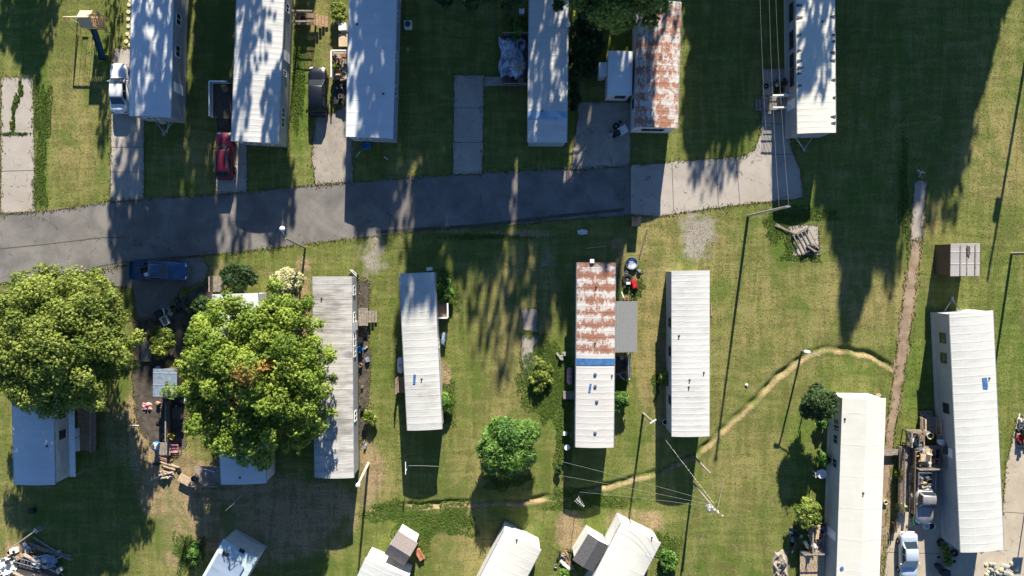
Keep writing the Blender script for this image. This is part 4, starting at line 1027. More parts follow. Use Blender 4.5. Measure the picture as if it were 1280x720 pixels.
    m = MB(); m.box((0, -hl*1.0, zl+.24), (w*.84, .14, .2)); m.build('rear_bumper', paint if kind != 'pickup' else 'rim_metal', t, bevel=.04)
    if wheels:
        for s in (-1, 1):
            for yy in (.62, -.6): wheel(t, s*(hw-.06), hl*yy, .33 if kind in ('sedan', 'hatch') else .39)
    if extra: extra(t, hl, hw, st)
    return t
v = P(148.5, 110, .8); car('white sedan parked nose up beside the long roof, top left', v, 0, 'paint_white', 'sedan', 4.95, 1.8, 'sedan')
v = P(396.5, 114, .8); car('glossy black car with rounded roof parked on dry grass', v, R(-1), 'paint_black', 'hatch', 4.85, 1.9, 'car')
def rails(t, hl, hw, st):
    for s in (-1, 1): m = MB(); m.tube([(s*hw*.62, 0, 1.78), (s*hw*.62, -hl*.6, 1.78)], .025, 6); m.build('roof_rail', 'rim_metal', t)
v = P(281, 195, .8); car('dark red car parked half under the dappled roof', v, R(-1), 'paint_red', 'suv', 4.7, 1.75, 'car', extra=rails)
def load(t, hl, hw, st):
    pass
v = P(198, 338.5, .8); bp = car('blue pickup truck with an open bed, facing right', v, R(-91.5), 'paint_blue', 'pickup', 5.9, 1.95, 'pickup truck', 'pickup_truck')
v = P(1136.5, 696, .8); car('pale silver blue sedan on the right drive, nose toward the bottom edge', v, R(181.5), 'paint_ice', 'sedan', 5.0, 1.8, 'sedan')
v = P(1156, 622, .8); sp = car('faded silver pickup with a junk filled bed', v, R(178), 'paint_silver', 'pickup', 5.4, 1.9, 'pickup truck', 'pickup_truck')

# ------------------------------------------------------------ poles and wires
def pole_thing(label, base, H, top=None, cat='utility pole', name='utility_pole', r=(.16, .10), mat='pole_wood', group=None):
    b = P(*base); t = thing(name, label, cat, b, 0, group)
    tp = (P(top[0], top[1], H)-b) if top else Vector((0, 0, H)); 
    m = MB(); m.tube([(0, 0, -.2), tp*.5, tp], [r[0], (r[0]+r[1])/2, r[1]], 10); m.build('pole', mat, t)
    return t, tp
tA, qA = pole_thing('tall bare pole by the concrete bend, holding three wires', (935,270), 10.4, (985,258), r=(.15, .11), mat='galvanised')
m = MB(); m.box(qA+Vector((.0, 0, -.1)), (.5, .1, .12)); m.build('cap_bracket', 'galvanised', tA)
tB, qB = pole_thing('leaning utility pole with a grey transformer and crossarms', (866,603), 8.4, (896,640), r=(.12, .08))
for zz, ln in ((-.3, 1.6), (-1.1, 1.1)):
    m = MB(); p_ = qB*((qB.z+zz)/qB.z); m.box(p_, (ln, .07, .09), R(-35)); x = m.build('crossarm', 'pole_wood', tB)
    for k in (-.9, -.3, .3, .9):
        i2 = MB(); i2.lathe((p_.x+k*ln/2*math.cos(R(-35)), p_.y+k*ln/2*math.sin(R(-35)), p_.z+.06), [(.03, 0), (.06, .04), (.06, .12), (.02, .16)], 8); i2.build('insulator', 'white_plastic', x)
m = MB(); p_ = qB*.86; m.lathe((p_.x-.38, p_.y-.1, p_.z-.5), [(.2, 0), (.27, .04), (.27, .8), (.22, .86), (.08, .9)], 14); tr_ = m.build('transformer', 'galvanised', tB)
m = MB(); m.tube([(p_.x-.48, p_.y-.1, p_.z+.4), (p_.x-.48, p_.y-.1, p_.z+.6)], .04, 6); m.build('bushing', 'white_plastic', tr_)
tC, qC = pole_thing('short green wooden stub pole beside the ditch', (868,571), 4.8, (888,592), cat='pole', name='stub_pole', r=(.10, .09))
tD, qD = pole_thing('wooden pole with a small white bracket above the ditch', (804,517), 6.0, (818,529), r=(.13, .09))
m = MB(); m.box(qD+Vector((-.1, .15, -.1)), (.7, .09, .1), .6); m.build('bracket', 'white_plastic', tD)
tE, qE = pole_thing('leaning pale pole at the lower corner of the grimy roofed home', (460.5,579), 6.4, (447,607), r=(.14, .1), mat='cream_bark')
m = MB(); m.lathe(qE+Vector((0, 0, -.35)), [(.2, 0), (.2, .35), (.08, .4)], 10); m.build('cap', 'white_plastic', tE)
tF, qF = pole_thing('tan post with a short arm above the dark round shrub', (1003,439), 4.2, (1012,441), cat='lamp post', name='lamp_post', r=(.11, .09))
m = MB(); m.tube([qF, qF+Vector((1.0, -.35, .1))], .05, 6); m.build('arm', 'galvanised', tF); m = MB(); m.box(qF+Vector((-.25, .12, .02)), (.6, .3, .14), -.2); m.build('lamp_head', 'white_plastic', tF, bevel=.03)
tG, qG = pole_thing('utility pole at the right edge with wires to the frame', (1264.5,317), 9.0, None, r=(.15, .1))
for k in (.62, .8): m = MB(); p_ = qG*k; m.lathe((p_.x-.3, p_.y, p_.z-.45), [(.2, 0), (.26, .04), (.26, .8), (.1, .88)], 12); m.build('transformer', 'galvanised', tG)
tH, qH = pole_thing('street lamp with a bent arm over the road', (381.5,310), 6.3, (357,298), cat='street lamp', name='street_lamp', r=(.12, .08), mat='pole_wood')
e_ = P(352.5, 286, 6.6)-P(381.5,310); m = MB(); m.tube([qH+Vector((0, 0, -.2)), qH*.5+e_*.5+Vector((0, 0, .15)), e_], .04, 6); m.build('arm', 'galvanised', tH)
m = MB(); m.lathe(e_+Vector((0, 0, -.12)), [(.16, 0), (.27, .05), (.24, .16), (.1, .26)], 14); m.build('lamp_head', 'white_plastic', tH)
tI, qI = pole_thing('lamp pole with a grey box over the junk pile, bottom left', (63,650), 5.8, (17,683), cat='pole', name='service_pole', r=(.07, .06), mat='galvanised')
m = MB(); m.box(qI*.36+Vector((0, -.05, 0)), (.5, .35, .75), R(-35)); m.build('meter_box', 'galvanised', tI, bevel=.02)
tJ, qJ = pole_thing('thin television mast at the end of the tree covered home', (315,606), 6.2, (287,634), cat='antenna', name='antenna_mast', r=(.05, .04), mat='galvanised')
for k in range(4): m = MB(); m.box(qJ*(1-.03*k)+Vector((0, 0, .02)), (1.1-.18*k, .03, .03), R(40)); m.build('element', 'galvanised', tJ)
tK = thing('antenna', 'white television antenna standing in the long house shadow', 'antenna', P(722, 616))
m = MB(); m.tube([(0, 0, 0), (0, 0, 3.0)], .035, 6); m.build('mast', 'galvanised', tK)
m = MB(); m.tube([(-.5, -.1, 3.0), (.6, .1, 3.0)][::-1] if 0 else [(-.4, .4, 3.0), (.35, -.35, 3.0)], .02, 6); m.build('boom', 'white_plastic', tK)
for k in range(6):
    a = -.36+.14*k; m = MB(); m.tube([(a-.25+.03*k, -a-.25+.03*k, 3.03), (a+.25-.03*k, -a+.25-.03*k, 3.03)], .014, 5); m.build('element', 'white_plastic', tK)
tL, qL = pole_thing('off frame pole casting the long slanted shadow, right', (1287,45), 10.0, None, r=(.16, .12)); tL['label'] = 'pole beyond the right edge casting a long slanted shadow'
tL.rotation_euler = (R(2), R(-4), 0)
m = MB(); m.lathe((-.3, 0, 6.6), [(.2, 0), (.3, .05), (.3, .9), (.1, 1.0)], 12); m.build('transformer', 'galvanised', tL)
# clothes line
for lab, a in (('white clothesline post standing in the narrow home shadow', (510.5,582)), ):
    t = thing('clothesline_post', lab, 'clothesline post', P(*a)); m = MB(); m.tube([(0, 0, 0), (0, 0, 1.9)], .04, 8); m.build('post', 'white_plastic', t)
    m = MB(); m.box((0, .3, 1.9), (.07, 1.3, .07)); m.build('crossbar', 'white_plastic', t)
def wire(label, a, b, sag=.35, r=.018, mat='wire_metal', group='power lines'):
    A, B = P(*a), P(*b); t = []; n = 14
    for k in range(n+1):
        f = k/n; p = A.lerp(B, f); p.z -= sag*4*f*(1-f); t.append(p)
    m = MB(); m.tube(t, r, 5); o = m.build('power_line', mat); tag(o, label, 'wire', group); return o
wire('leftmost of the three pale wires crossing the concrete bend', (948,-90,10.1), (964,262.5,10.1), .5, .009)
wire('middle of the three pale wires crossing the concrete bend', (960,-90,10.1), (974,260,10.2), .5, .009)
wire('rightmost of the three pale wires crossing the concrete bend', (967,-90,10.1), (986,257.5,10.3), .5, .009)
wire('upper thin wire over the shadow of the rust patched home', (702,577,4.0), (893,628,7.9), .3, .008)
wire('second thin wire over the shadow of the rust patched home', (701,594.5,4.0), (892,632,7.8), .3, .008)
wire('thin wire running level along the ditch to the leaning pole', (724,615,3.0), (890,634,7.3), .3, .008)
wire('wire from the plain white home corner down to the leaning pole', (832,550,3.4), (893,630,7.9), .2, .004)
wire('steep wire from the leaning pole toward the bottom edge', (893,638,7.8), (843,760,7.4), .3, .008)
wire('guy wire slanting away from the leaning pole, right side', (897,636,8.2), (905,600,0), 0, .012)
wire('clothesline stretched across the narrow home shadow', (511,582,1.9), (548,583,1.9), .08, .016, group=None)
wire('wire leaving the edge pole toward the right border', (1352,316,8.8), (1500,290,8.8), .3, .014)
wire('wire from the edge pole running far to the top right', (1352,315,8.7), (1370,-60,9.0), .5, .014)

# ------------------------------------------------------------ play set
b = P(110, 30); t = thing('playset', 'pale wooden playset with a swing beam and green roof canopy', 'playset', b)
inv = root_matrix(t).inverted()
def W_(px, py, z): return inv @ P(px, py, z)
a0, a1 = W_(79, 21.5, 2.5), W_(113, 22, 2.5)
m = MB(); m.tube([a0, a1], .07, 8); m.build('swing_beam', 'playset_wood', t)
g0 = a0.copy()
for s in (-1, 1): m = MB(); m.tube([a0, (a0.x-.1, a0.y+s*.95, 0)], .055, 8); m.build('leg', 'playset_wood', t)
for k, f in enumerate((.28, .66)):
    q = a0.lerp(a1, f); m = MB()
    for s in (-1, 1): m.tube([(q.x+s*.25, q.y, 2.45), (q.x+s*.25, q.y, .5)], .018, 5)
    m.box((q.x, q.y, .5), (.6, .2, .04)); m.build('swing', 'white_plastic', t)
c0 = W_(121, 29, 1.4)
m = MB()
for k in range(10): m.box((c0.x-.72+.16*k, c0.y, 1.38), (.14, 1.3, .04))
m.build('platform', 'playset_wood', t)
for x in (-.75, .75):
    for y in (-.65, .65): m = MB(); m.box((c0.x+x, c0.y+y, 1.35), (.1, .1, 2.7)); m.build('post', 'playset_wood', t)
m = MB()
for s in (-1, 1):
    for k in range(9): m.box((c0.x-.7+.175*k, c0.y+s*.66, 1.85), (.12, .03, .8))
for k in range(7): m.box((c0.x+.78, c0.y-.55+.18*k, 1.85), (.03, .12, .8))
m.build('railing', 'playset_wood', t)
m = MB()
for s in (-1, 1):
    m.add([(c0.x-.95, c0.y+s*.85, 2.55), (c0.x+.35, c0.y+s*.85, 2.55), (c0.x+.35, c0.y, 3.15), (c0.x-.95, c0.y, 3.15), (c0.x-.95, c0.y+s*.85, 2.51), (c0.x+.35, c0.y+s*.85, 2.51), (c0.x+.35, c0.y, 3.11), (c0.x-.95, c0.y, 3.11)], [(0,1,2,3),(4,5,6,7),(0,1,5,4),(0,3,7,4),(1,2,6,5)])
m.build('roof', 'playset_wood', t)
m = MB()
for s in (-1, 1): m.tube([(c0.x+.85, c0.y+s*.75, 2.5), (c0.x+.85, c0.y, 3.1)], .04, 6)
m.tube([(c0.x+.85, c0.y-.75, 2.5), (c0.x+.85, c0.y+.75, 2.5)], .04, 6); m.build('gable_frame', 'playset_wood', t)
m = MB(); 
prof = [(-.33, .22), (-.28, .02), (.28, .02), (.33, .22)]
sec = []
for k in range(9):
    f = k/8; y = c0.y-.7-2.6*f; z = 1.35*(1-f)**1.4+.12
    sec.append([(c0.x-.2+x, y, z+dz) for x, dz in prof]+[(c0.x-.2+x*.9, y, z+dz-.03) for x, dz in prof[::-1]])
loft(sec).build('slide', 'teal_canvas', t)
def stone(label, px, py, w=.42): 
    m = MB(); m.prism([(w/2*math.cos(a)*(1+.12*math.sin(a*3+px)), w/2*math.sin(a)) for a in [k*math.pi/4+.4 for k in range(8)]], 0, .07)
    o = m.build('stepping_stone', 'paver'); o.location = P(px, py); o.rotation_euler.z = random.random()
    tag(o, label, 'stepping stone', 'stepping stones beside the long roof', shared=True)
for k, (x, y) in enumerate([(161.5,6),(160.8,15),(160.5,24),(160.5,33),(159.5,42.5),(158,52),(163.5,1),(163.3,46.5),(163,56.5),(162.5,-6)]): stone('pale stepping stone in the row along the long roof, top left', x, y)

# ------------------------------------------------------------ yard things
def at(px, py, z=0.0): v = P(px, py, z); return Vector((v.x, v.y, z))
ROT = random.Random(5)
def T(name, label, cat, px, py, z=0.0, rz=0.0, group=None): return thing(name, label, cat, at(px, py, z), rz, group)
def chair(label, px, py, z=0, rz=0, mat='white_plastic'):
    t = T('garden_chair', label, 'chair', px, py, z, rz)
    m = MB()
    for k in range(5): m.box((-.2+.1*k, 0, .42), (.085, .46, .03))
    m.build('seat', mat, t)
    m = MB()
    for k in range(5): m.box((-.2+.1*k, .26, .68), (.085, .03, .5), 0, (-.2, 0))
    m.build('backrest', mat, t)
    for x in (-.22, .22):
        for y in (-.2, .22): l = MB(); l.box((x, y, .2), (.045, .045, .41)); l.build('leg', mat, t)
        a = MB(); a.box((x*1.12, 0, .62), (.05, .46, .03)); a.build('armrest', mat, t)
def table(label, px, py, z=0, rz=0, w=1.0, d=.7, mat='wood_weathered', h=.72):
    t = T('table', label, 'table', px, py, z, rz); m = MB(); m.box((0, 0, h), (w, d, .05)); m.build('tabletop', mat, t, bevel=.01)
    for x in (-1, 1):
        for y in (-1, 1): l = MB(); l.box((x*(w/2-.07), y*(d/2-.07), h/2-.012), (.06, .06, h-.03)); l.build('leg', mat, t)
def round_table(label, px, py, z=0, r=.5, mat='white_plastic', h=.7):
    t = T('round_table', label, 'table', px, py, z); m = MB(); m.lathe((0, 0, h-.03), [(r, 0), (r, .05), (r-.04, .06)], 24); m.build('tabletop', mat, t)
    m = MB(); m.lathe((0, 0, 0), [(.25, 0), (.22, .04), (.05, .07), (.05, h-.04)], 12); m.build('pedestal', mat, t)
def bin_(label, px, py, z=0, mat='green_plastic', rz=0, w=.6, h=1.0, lidmat=None):
    t = T('trash_bin', label, 'bin', px, py, z, rz)
    m = MB(); m.add([(-w*.42, -w*.42, .02), (w*.42, -w*.42, .02), (w*.42, w*.42, .02), (-w*.42, w*.42, .02), (-w/2, -w/2, h), (w/2, -w/2, h), (w/2, w/2, h), (-w/2, w/2, h)], [(0,3,2,1),(4,5,6,7),(0,1,5,4),(1,2,6,5),(2,3,7,6),(3,0,4,7)]); m.build('body', mat, t, bevel=.02)
    m = MB(); m.box((0, .02, h+.04), (w+.06, w+.1, .07)); m.build('lid', lidmat or mat, t, bevel=.025)
def crate(label, px, py, z=0, rz=0, s=(.6, .45, .35), mat='wood_pale', cat='crate'):
    t = T('crate', label, cat, px, py, z, rz); w, d, h = s
    m = MB(); m.box((0, 0, .02), (w, d, .04))
    for k in range(3):
        zz = h*(k+.6)/3
        for q in (-1, 1): m.box((0, q*(d/2-.012), zz), (w, .024, h/3-.03)); m.box((q*(w/2-.012), 0, zz), (.024, d-.05, h/3-.03))
    m.build('slats', mat, t)
    for x in (-1, 1):
        for y in (-1, 1): m = MB(); m.box((x*(w/2-.045), y*(d/2-.045), h/2+.01), (.035, .035, h)); m.build('corner_post', mat, t)
def box(label, px, py, z=0, rz=0, s=(.5, .4, .35), mat='cardboard', cat='box', name='box'):
    t = T(name, label, cat, px, py, z, rz); w, d, h = s
    m = MB(); m.box((0, 0, h/2), (w, d, h)); m.build('body', mat, t, bevel=.012)
    for q in (-1, 1): m = MB(); m.box((q*w*.33, 0, h+.02), (w*.42, d, .012), 0, (0, -q*.25)); m.build('flap', mat, t)
def cooler(label, px, py, z=0, rz=0, mat='blue_plastic', s=(.85, .5, .42)):
    t = T('cooler', label, 'cooler', px, py, z, rz); m = MB(); m.box((0, 0, s[2]/2), s); m.build('body', mat, t, bevel=.03)
    m = MB(); m.box((.06, 0, s[2]+.035), (s[0]*.8, s[1]+.02, .07)); m.build('lid', 'white_plastic', t, bevel=.025)
    m = MB(); m.tube([(-s[0]/2-.02, -.15, s[2]*.7), (-s[0]/2-.08, 0, s[2]*.7), (-s[0]/2-.02, .15, s[2]*.7)], .015, 6); m.build('handle', 'white_plastic', t)
def tub(label, px, py, z=0, r=.5, h=.3, mat='white_plastic', inner='dark_soil', cat='tub', name='tub'):
    t = T(name, label, cat, px, py, z); m = MB(); m.lathe((0, 0, 0), [(r*.85, 0), (r, h), (r+.03, h+.02), (r-.02, h+.02), (r*.86, .06)], 24); m.build('shell', mat, t)
    m = MB(); m.lathe((0, 0, h*.5), [(r*.86, 0), (r*.86, .02)], 20); m.build('contents', inner, t)
def tyre(label, px, py, z=0, r=.34, mat='rubber', group=None):
    t = T('tyre', label, 'tyre', px, py, z, 0, group); m = MB(); m.lathe((0, 0, 0), [(r*.6, .0), (r*.95, 0), (r, .05), (r, .17), (r*.95, .22), (r*.6, .22), (r*.55, .11)], 22); m.build('tread', mat, t)
    m = MB(); m.lathe((0, 0, .06), [(r*.5, 0), (r*.5, .03), (.05, .06)], 14); m.build('hub', 'rim_metal', t)
def dish(label, px, py, z=0, r=.45, mat='galvanised', aim=.5, h=.9):
    t = T('satellite_dish', label, 'satellite dish', px, py, z); m = MB()
    pr = [(r*f, h+.18*f*f*r*2) for f in (0.05, .3, .6, .85, 1)]; m.lathe((0, 0, 0), pr+[(r, pr[-1][1]-.02)], 20); m.build('reflector', mat, t)
    m = MB(); m.tube([(0, 0, 0), (0, 0, h)], .04, 8); m.build('mast', 'galvanised', t)
    m = MB(); m.tube([(0, -r, h+.2), (0, -r*.2, h+.55)], .02, 5); m.box((0, -r*.15, h+.56), (.1, .14, .08)); m.build('feed_arm', 'black_plastic', t)
def planter(label, px, py, z=0, r=.2, seed=1, mat='terracotta', leafm='leaf_willow'):
    t = T('potted_plant', label, 'potted plant', px, py, z); m = MB(); m.lathe((0, 0, 0), [(r*.7, 0), (r, .32), (r+.03, .34), (r-.03, .34), (r*.8, .28)], 14); m.build('pot', mat, t)
    foliage('leaves', [(0, 0, .5, r*1.5), (r*.6, 0, .42, r), (-r*.5, r*.4, .44, r)], 90, .2, .09, 4, leafm, seed, t)
def grill(label, px, py, z=0, rz=0, mat='black_plastic'):
    t = T('barbecue_grill', label, 'grill', px, py, z, rz); m = MB(); m.box((0, 0, .8), (.75, .5, .22)); m.build('firebox', mat, t, bevel=.04)
    m = MB(); m.lathe((0, 0, .92), [(.25, -.36), (.25, .36)], 14, 'X'); m.build('hood', mat, t)
    for s in (-1, 1): m = MB(); m.box((s*.56, 0, .88), (.34, .42, .03)); m.build('side_shelf', 'wood_weathered', t)
    for x in (-.3, .3):
        for y in (-.2, .2): m = MB(); m.box((x, y, .35), (.04, .04, .7)); m.build('leg', 'galvanised', t)
def ac(label, px, py, z=0, rz=0, s=(.75, .75, .7)):
    t = T('air_conditioner', label, 'air conditioner', px, py, z, rz); m = MB(); m.box((0, 0, s[2]/2), s); m.build('casing', 'white_plastic', t, bevel=.02)
    m = MB(); m.lathe((0, 0, s[2]), [(s[0]*.40, 0), (s[0]*.40, .03), (s[0]*.34, .04), (.05, .04)], 20); m.build('fan_grille', 'trim_dark', t)
def planks(label, px, py, z=0, rz=0, n=6, ln=1.8, w=.14, mat='wood_pale', spread=.5, cat='plank pile', name='plank_pile'):
    t = T(name, label, cat, px, py, z, rz)
    for k in range(n):
        m = MB(); m.box((ROT.uniform(-spread, spread), ROT.uniform(-.15, .15), .03+.034*k), (w, ln*ROT.uniform(.7, 1.05), .032), ROT.uniform(-.25, .25)); m.build('plank', mat, t)
def ladder(label, px, py, z=0, rz=0, ln=2.6, mat='galvanised', w=.42, n=8, tilt=0):
    t = T('ladder', label, 'ladder', px, py, z, rz)
    for s in (-1, 1): m = MB(); m.box((s*w/2, 0, .06), (.05, ln, .07)); m.build('rail', mat, t)
    for k in range(n): m = MB(); m.box((0, -ln/2+ln*(k+.5)/n, .06), (w-.06, .05, .04)); m.build('rung', mat, t)
def tarp(label, px, py, z, rx, ry, h, mat, seed, cat='tarpaulin', name='tarp_pile'):
    poles = cat == 'tarpaulin' and mat == 'tarp_blue_white'
    t = T(name, label, cat, px, py, z); r = random.Random(seed); n = 22; vs = []; fs = []
    import math as mm
    ph = [r.uniform(0, 6) for _ in range(6)]
    for a in range(n+1):
        for b in range(n+1):
            u_, v_ = a/n*2-1, b/n*2-1; d = max(abs(u_), abs(v_))
            e = (1-d**4)
            z_ = h*e*(.55+.3*mm.sin(u_*4+ph[0]+v_*2)+.25*mm.sin(v_*6+ph[1]-u_*3)+.12*mm.sin(u_*13+ph[2])*mm.cos(v_*11+ph[3]))
            vs.append((u_*rx*(1+.12*mm.sin(v_*5+ph[4])), v_*ry*(1+.12*mm.sin(u_*4+ph[5])), max(.01, z_)))
    for a in range(n):
        for b in range(n): k = a*(n+1)+b; fs.append((k, k+1, k+n+2, k+n+1))
    o = MB().add(vs, fs).build('sheet', mat, t)
    if not poles:
        m = MB(); rr = random.Random(seed)
        for _ in range(7): m.box((rr.uniform(-.6, .6)*rx, rr.uniform(-.6, .6)*ry, h*.55+rr.uniform(0, .1)*h), (.12+.3*rr.random()*rx, .10+.2*rr.random()*ry, .12), rr.uniform(0, 3), (rr.uniform(-.4, .4), rr.uniform(-.4, .4)))
        m.build('debris', mat, t); return
    for s in (-1, 1): m = MB(); m.tube([(s*rx*.2, -ry*.9, h*.9), (s*rx*.5, ry*.8, h*.95)], .03, 6); m.build('tie_pole', 'wood_pale', t)
def toy_car(label, px, py, z=0, rz=0, mat='red_plastic'):
    t = T('toy_car', label, 'toy car', px, py, z, rz); m = MB(); m.box((0, 0, .28), (.5, .95, .26)); m.build('body', mat, t, bevel=.06)
    m = MB(); m.box((0, -.1, .75), (.46, .5, .06)); m.build('roof', mat, t, bevel=.03)
    for x in (-.2, .2):
        for y in (-.3, .12): m = MB(); m.box((x, y, .56), (.04, .04, .36)); m.build('pillar', mat, t)
    for x in (-.26, .26):
        for y in (-.3, .3): m = MB(); m.lathe((x, y, .13), [(.13, -.05), (.13, .05)], 12, 'X'); m.build('wheel', 'black_plastic', t)
def bench(label, px, py, z=0, rz=0, mat='wood_weathered', w=1.4):
    t = T('bench', label, 'bench', px, py, z, rz)
    m = MB(); [m.box((0, -.15+.15*k, .44), (w, .13, .035)) for k in range(3)]; m.build('seat', mat, t)
    m = MB(); [m.box((0, .26, .6+.15*k), (w, .03, .12)) for k in range(2)]; m.build('backrest', mat, t)
    for s in (-1, 1): m = MB(); m.box((s*w*.42, .03, .21), (.06, .45, .42)); m.build('leg', mat, t)
def tank(label, px, py, z=0, rz=0, ln=1.9, r=.38, mat='white_plastic'):
    t = T('gas_tank', label, 'gas tank', px, py, z, rz); m = MB()
    m.lathe((0, 0, r+.15), [(.05, -ln/2), (r*.7, -ln/2+.08), (r, -ln/2+.25), (r, ln/2-.25), (r*.7, ln/2-.08), (.05, ln/2)], 18, 'Y'); m.build('shell', mat, t, smooth=True)
    m = MB(); m.lathe((0, 0, 2*r+.12), [(.14, 0), (.14, .1), (.05, .13)], 10); m.build('valve_cap', 'galvanised', t)
    for s in (-1, 1): m = MB(); m.box((0, s*ln*.3, .1), (.5, .1, .22)); m.build('foot', 'cinder_block', t)
def barrel(label, px, py, z=0, r=.3, h=.85, mat='blue_plastic'):
    t = T('barrel', label, 'barrel', px, py, z); m = MB(); m.lathe((0, 0, 0), [(r*.92, 0), (r, .1), (r*.98, .3), (r*1.03, .33), (r, .36), (r, h-.1), (r*.95, h)], 18); m.build('drum', mat, t)
    m = MB(); m.lathe((0, 0, h), [(r*.96, 0), (r*.96, .025), (r*.8, .03)], 18); m.build('lid', 'black_plastic', t)
def blocks(label, px, py, z=0, n=5, seed=2):
    t = T('cinder_block_heap', label, 'cinder blocks', px, py, z); r = random.Random(seed)
    for k in range(n): m = MB(); m.box((r.uniform(-.4, .4), r.uniform(-.4, .4), .1+(.2 if k > 3 else 0)), (.4, .2, .19), r.uniform(0, 3)); m.build('block', 'cinder_block', t)
def cloth(label, px, py, z, s, mat, rz=0, cat='mat', name='mat'):
    t = T(name, label, cat, px, py, z, rz); m = MB(); n = 8; vs = []; r = random.Random(px)
    for a in range(n+1):
        for b in range(n+1): vs.append(((a/n-.5)*s[0]+r.uniform(-.02, .02), (b/n-.5)*s[1]+r.uniform(-.02, .02), .03+r.uniform(0, .03)))
    fs = [(a*(n+1)+b, a*(n+1)+b+1, (a+1)*(n+1)+b+1, (a+1)*(n+1)+b) for a in range(n) for b in range(n)]
    m.add(vs, fs).build('fabric', mat, t)
    m = MB(); m.box((0, s[1]*.5, .045), (s[0], .03, .03)); m.build('hem', mat, t)

# upper left
box('small white pump box at the end of the leftmost long roof', 205, 152, 0, .2, (.5, .5, .5), 'white_plastic', 'pump box', 'pump_box')
planks('thin white pipe lying below the leftmost long roof', 210, 158, 0, -.4, 1, 1.6, .08, 'white_plastic', 0, 'pipe', 'pipe')
box('old white washing machine beside the pale blue roofed home', 431, 37, 0, .05, (.75, .75, .95), 'white_plastic', 'washing machine', 'washing_machine')
table('pale work table below the old washing machine', 431, 53, 0, 0, .9, 1.3, 'wood_pale')
chair('pink cushioned chair on the cluttered deck by the black car', 421.5, 76, .8, .4, 'maroon_cloth')
table('small wooden side table on the cluttered deck', 424, 74, .8, .6, .6, .6, 'wood_pale', .6)
box('cardboard box in the corner of the cluttered deck', 427.5, 84, .8, .3, (.5, .5, .3))
ladder('wooden ladder lying on the cluttered deck by the black car', 429, 92, .8, .04, 1.5, 'wood_pale', .5, 6)
planter('potted flowers at the rail of the cluttered deck', 419, 84, .8, .2, 61, 'maroon_cloth', 'leaf_maple')
crate('dark crate on the brown deck in deep shade at top', 380, 24, .8, .1, (.6, .5, .4), 'wood_dark')
chair('dark chair on the white railed deck by the red car', 284, 113, .75, .3, 'wood_warm')
ac('small white cooling unit in shade right of pale blue home', 511, 33, 0, 0)
crate('blue plastic crate on the shaded grass below the pale blue roof', 458.5, 183, 0, .1, (.8, .6, .4), 'blue_plastic')
planks('bent white pipe on shaded grass below the pale blue roof', 447, 194, 0, -.6, 1, 1.0, .07, 'white_plastic', 0, 'pipe', 'pipe')
planks('small light scrap on shaded grass left of the empty drive', 483, 198, 0, 1.2, 1, .5, .08, 'white_plastic', 0, 'pipe', 'pipe')
tarp('crumpled blue and white tarp heap on the deck, top', 640, 72, .4, 1.25, 2.0, .8, 'tarp_blue_white', 3)
planks('orange brown boards leaning through the crumpled tarp', 645, 78, 1.1, .2, 2, 2.4, .12, 'wood_pale', .2)
bench('dark red bench just above the tarp covered deck', 652, 46, 0, 0, 'maroon_cloth', 1.2)
box('white box standing in shade above the dark red bench', 652, 17, 0, 0, (.5, .5, .7), 'white_plastic', 'box')
box('cardboard box at the lower edge of the tarp covered deck', 651, 84, .4, .1, (.5, .7, .4), 'wood_pale')
crate('small pale crate at the foot of the tarp covered deck', 651, 101, .4, .1, (.5, .4, .4), 'wood_pale')
# annexe drive
box('tipped white appliance panel on the drive by the annexe', 778, 163, 0, .5, (.9, .8, .25), 'white_plastic', 'appliance', 'appliance')
tyre('black tyre on the annexe drive near the white appliance', 770, 158, .02)
bin_('dark bin beside the white appliance on the annexe drive', 771, 168, 0, 'black_plastic', .3, .5, .6)
bin_('black bin at the road edge above the dry grass strip', 793, 278, 0, 'black_plastic', 0, .9, 1.0)
planks('dark plank lying on dry grass below the black bin', 804, 304, 0, -.08, 1, 3.2, .14, 'wood_dark', 0, 'plank', 'plank')
tub('round grey tub full of odds at the dry grass edge', 789, 329, 0, .62, .3, 'galvanised', 'tarp_blue_white')
tarp('low white scrap heap on shaded grass below the road', 728, 290, 0, .5, .25, .2, 'white_plastic', 8, 'scrap', 'scrap_heap')
planks('thin pale pole lying across shaded grass above the rust home', 743, 309, 0, 1.5, 1, 3.2, .07, 'wood_pale', 0, 'pole', 'pole')
toy_car('red plastic ride on toy car near the grey awning', 792, 355, 0, .2)
tyre('large black tyre left of the red toy car', 784, 349, 0, .55)
box('grey battery box beside the red toy car', 785, 354, .22, 0, (.4, .25, .2), 'white_plastic')
planks('white board leaning at the top of the grey awning', 779, 370, 0, .15, 1, 1.1, .12, 'white_plastic', 0, 'board', 'board')
crate('small pinkish crate at the top of the grey awning', 782, 373, 0, .2, (.4, .3, .3), 'pink_faded')
# top right home
grill('dark grill on the drive beside the bright drip stained roof', 974, 107, 0, .2)
planter('dark red potted plant beside the grill', 971, 113, 0, .25, 62, 'maroon_cloth', 'leaf_dark')
box('small white box on the landing rail, top right', 980, 119.5, .9, .2, (.35, .3, .3), 'white_plastic')
tyre('single tyre lying on the drive left of the grill', 957, 108, .02, .28)
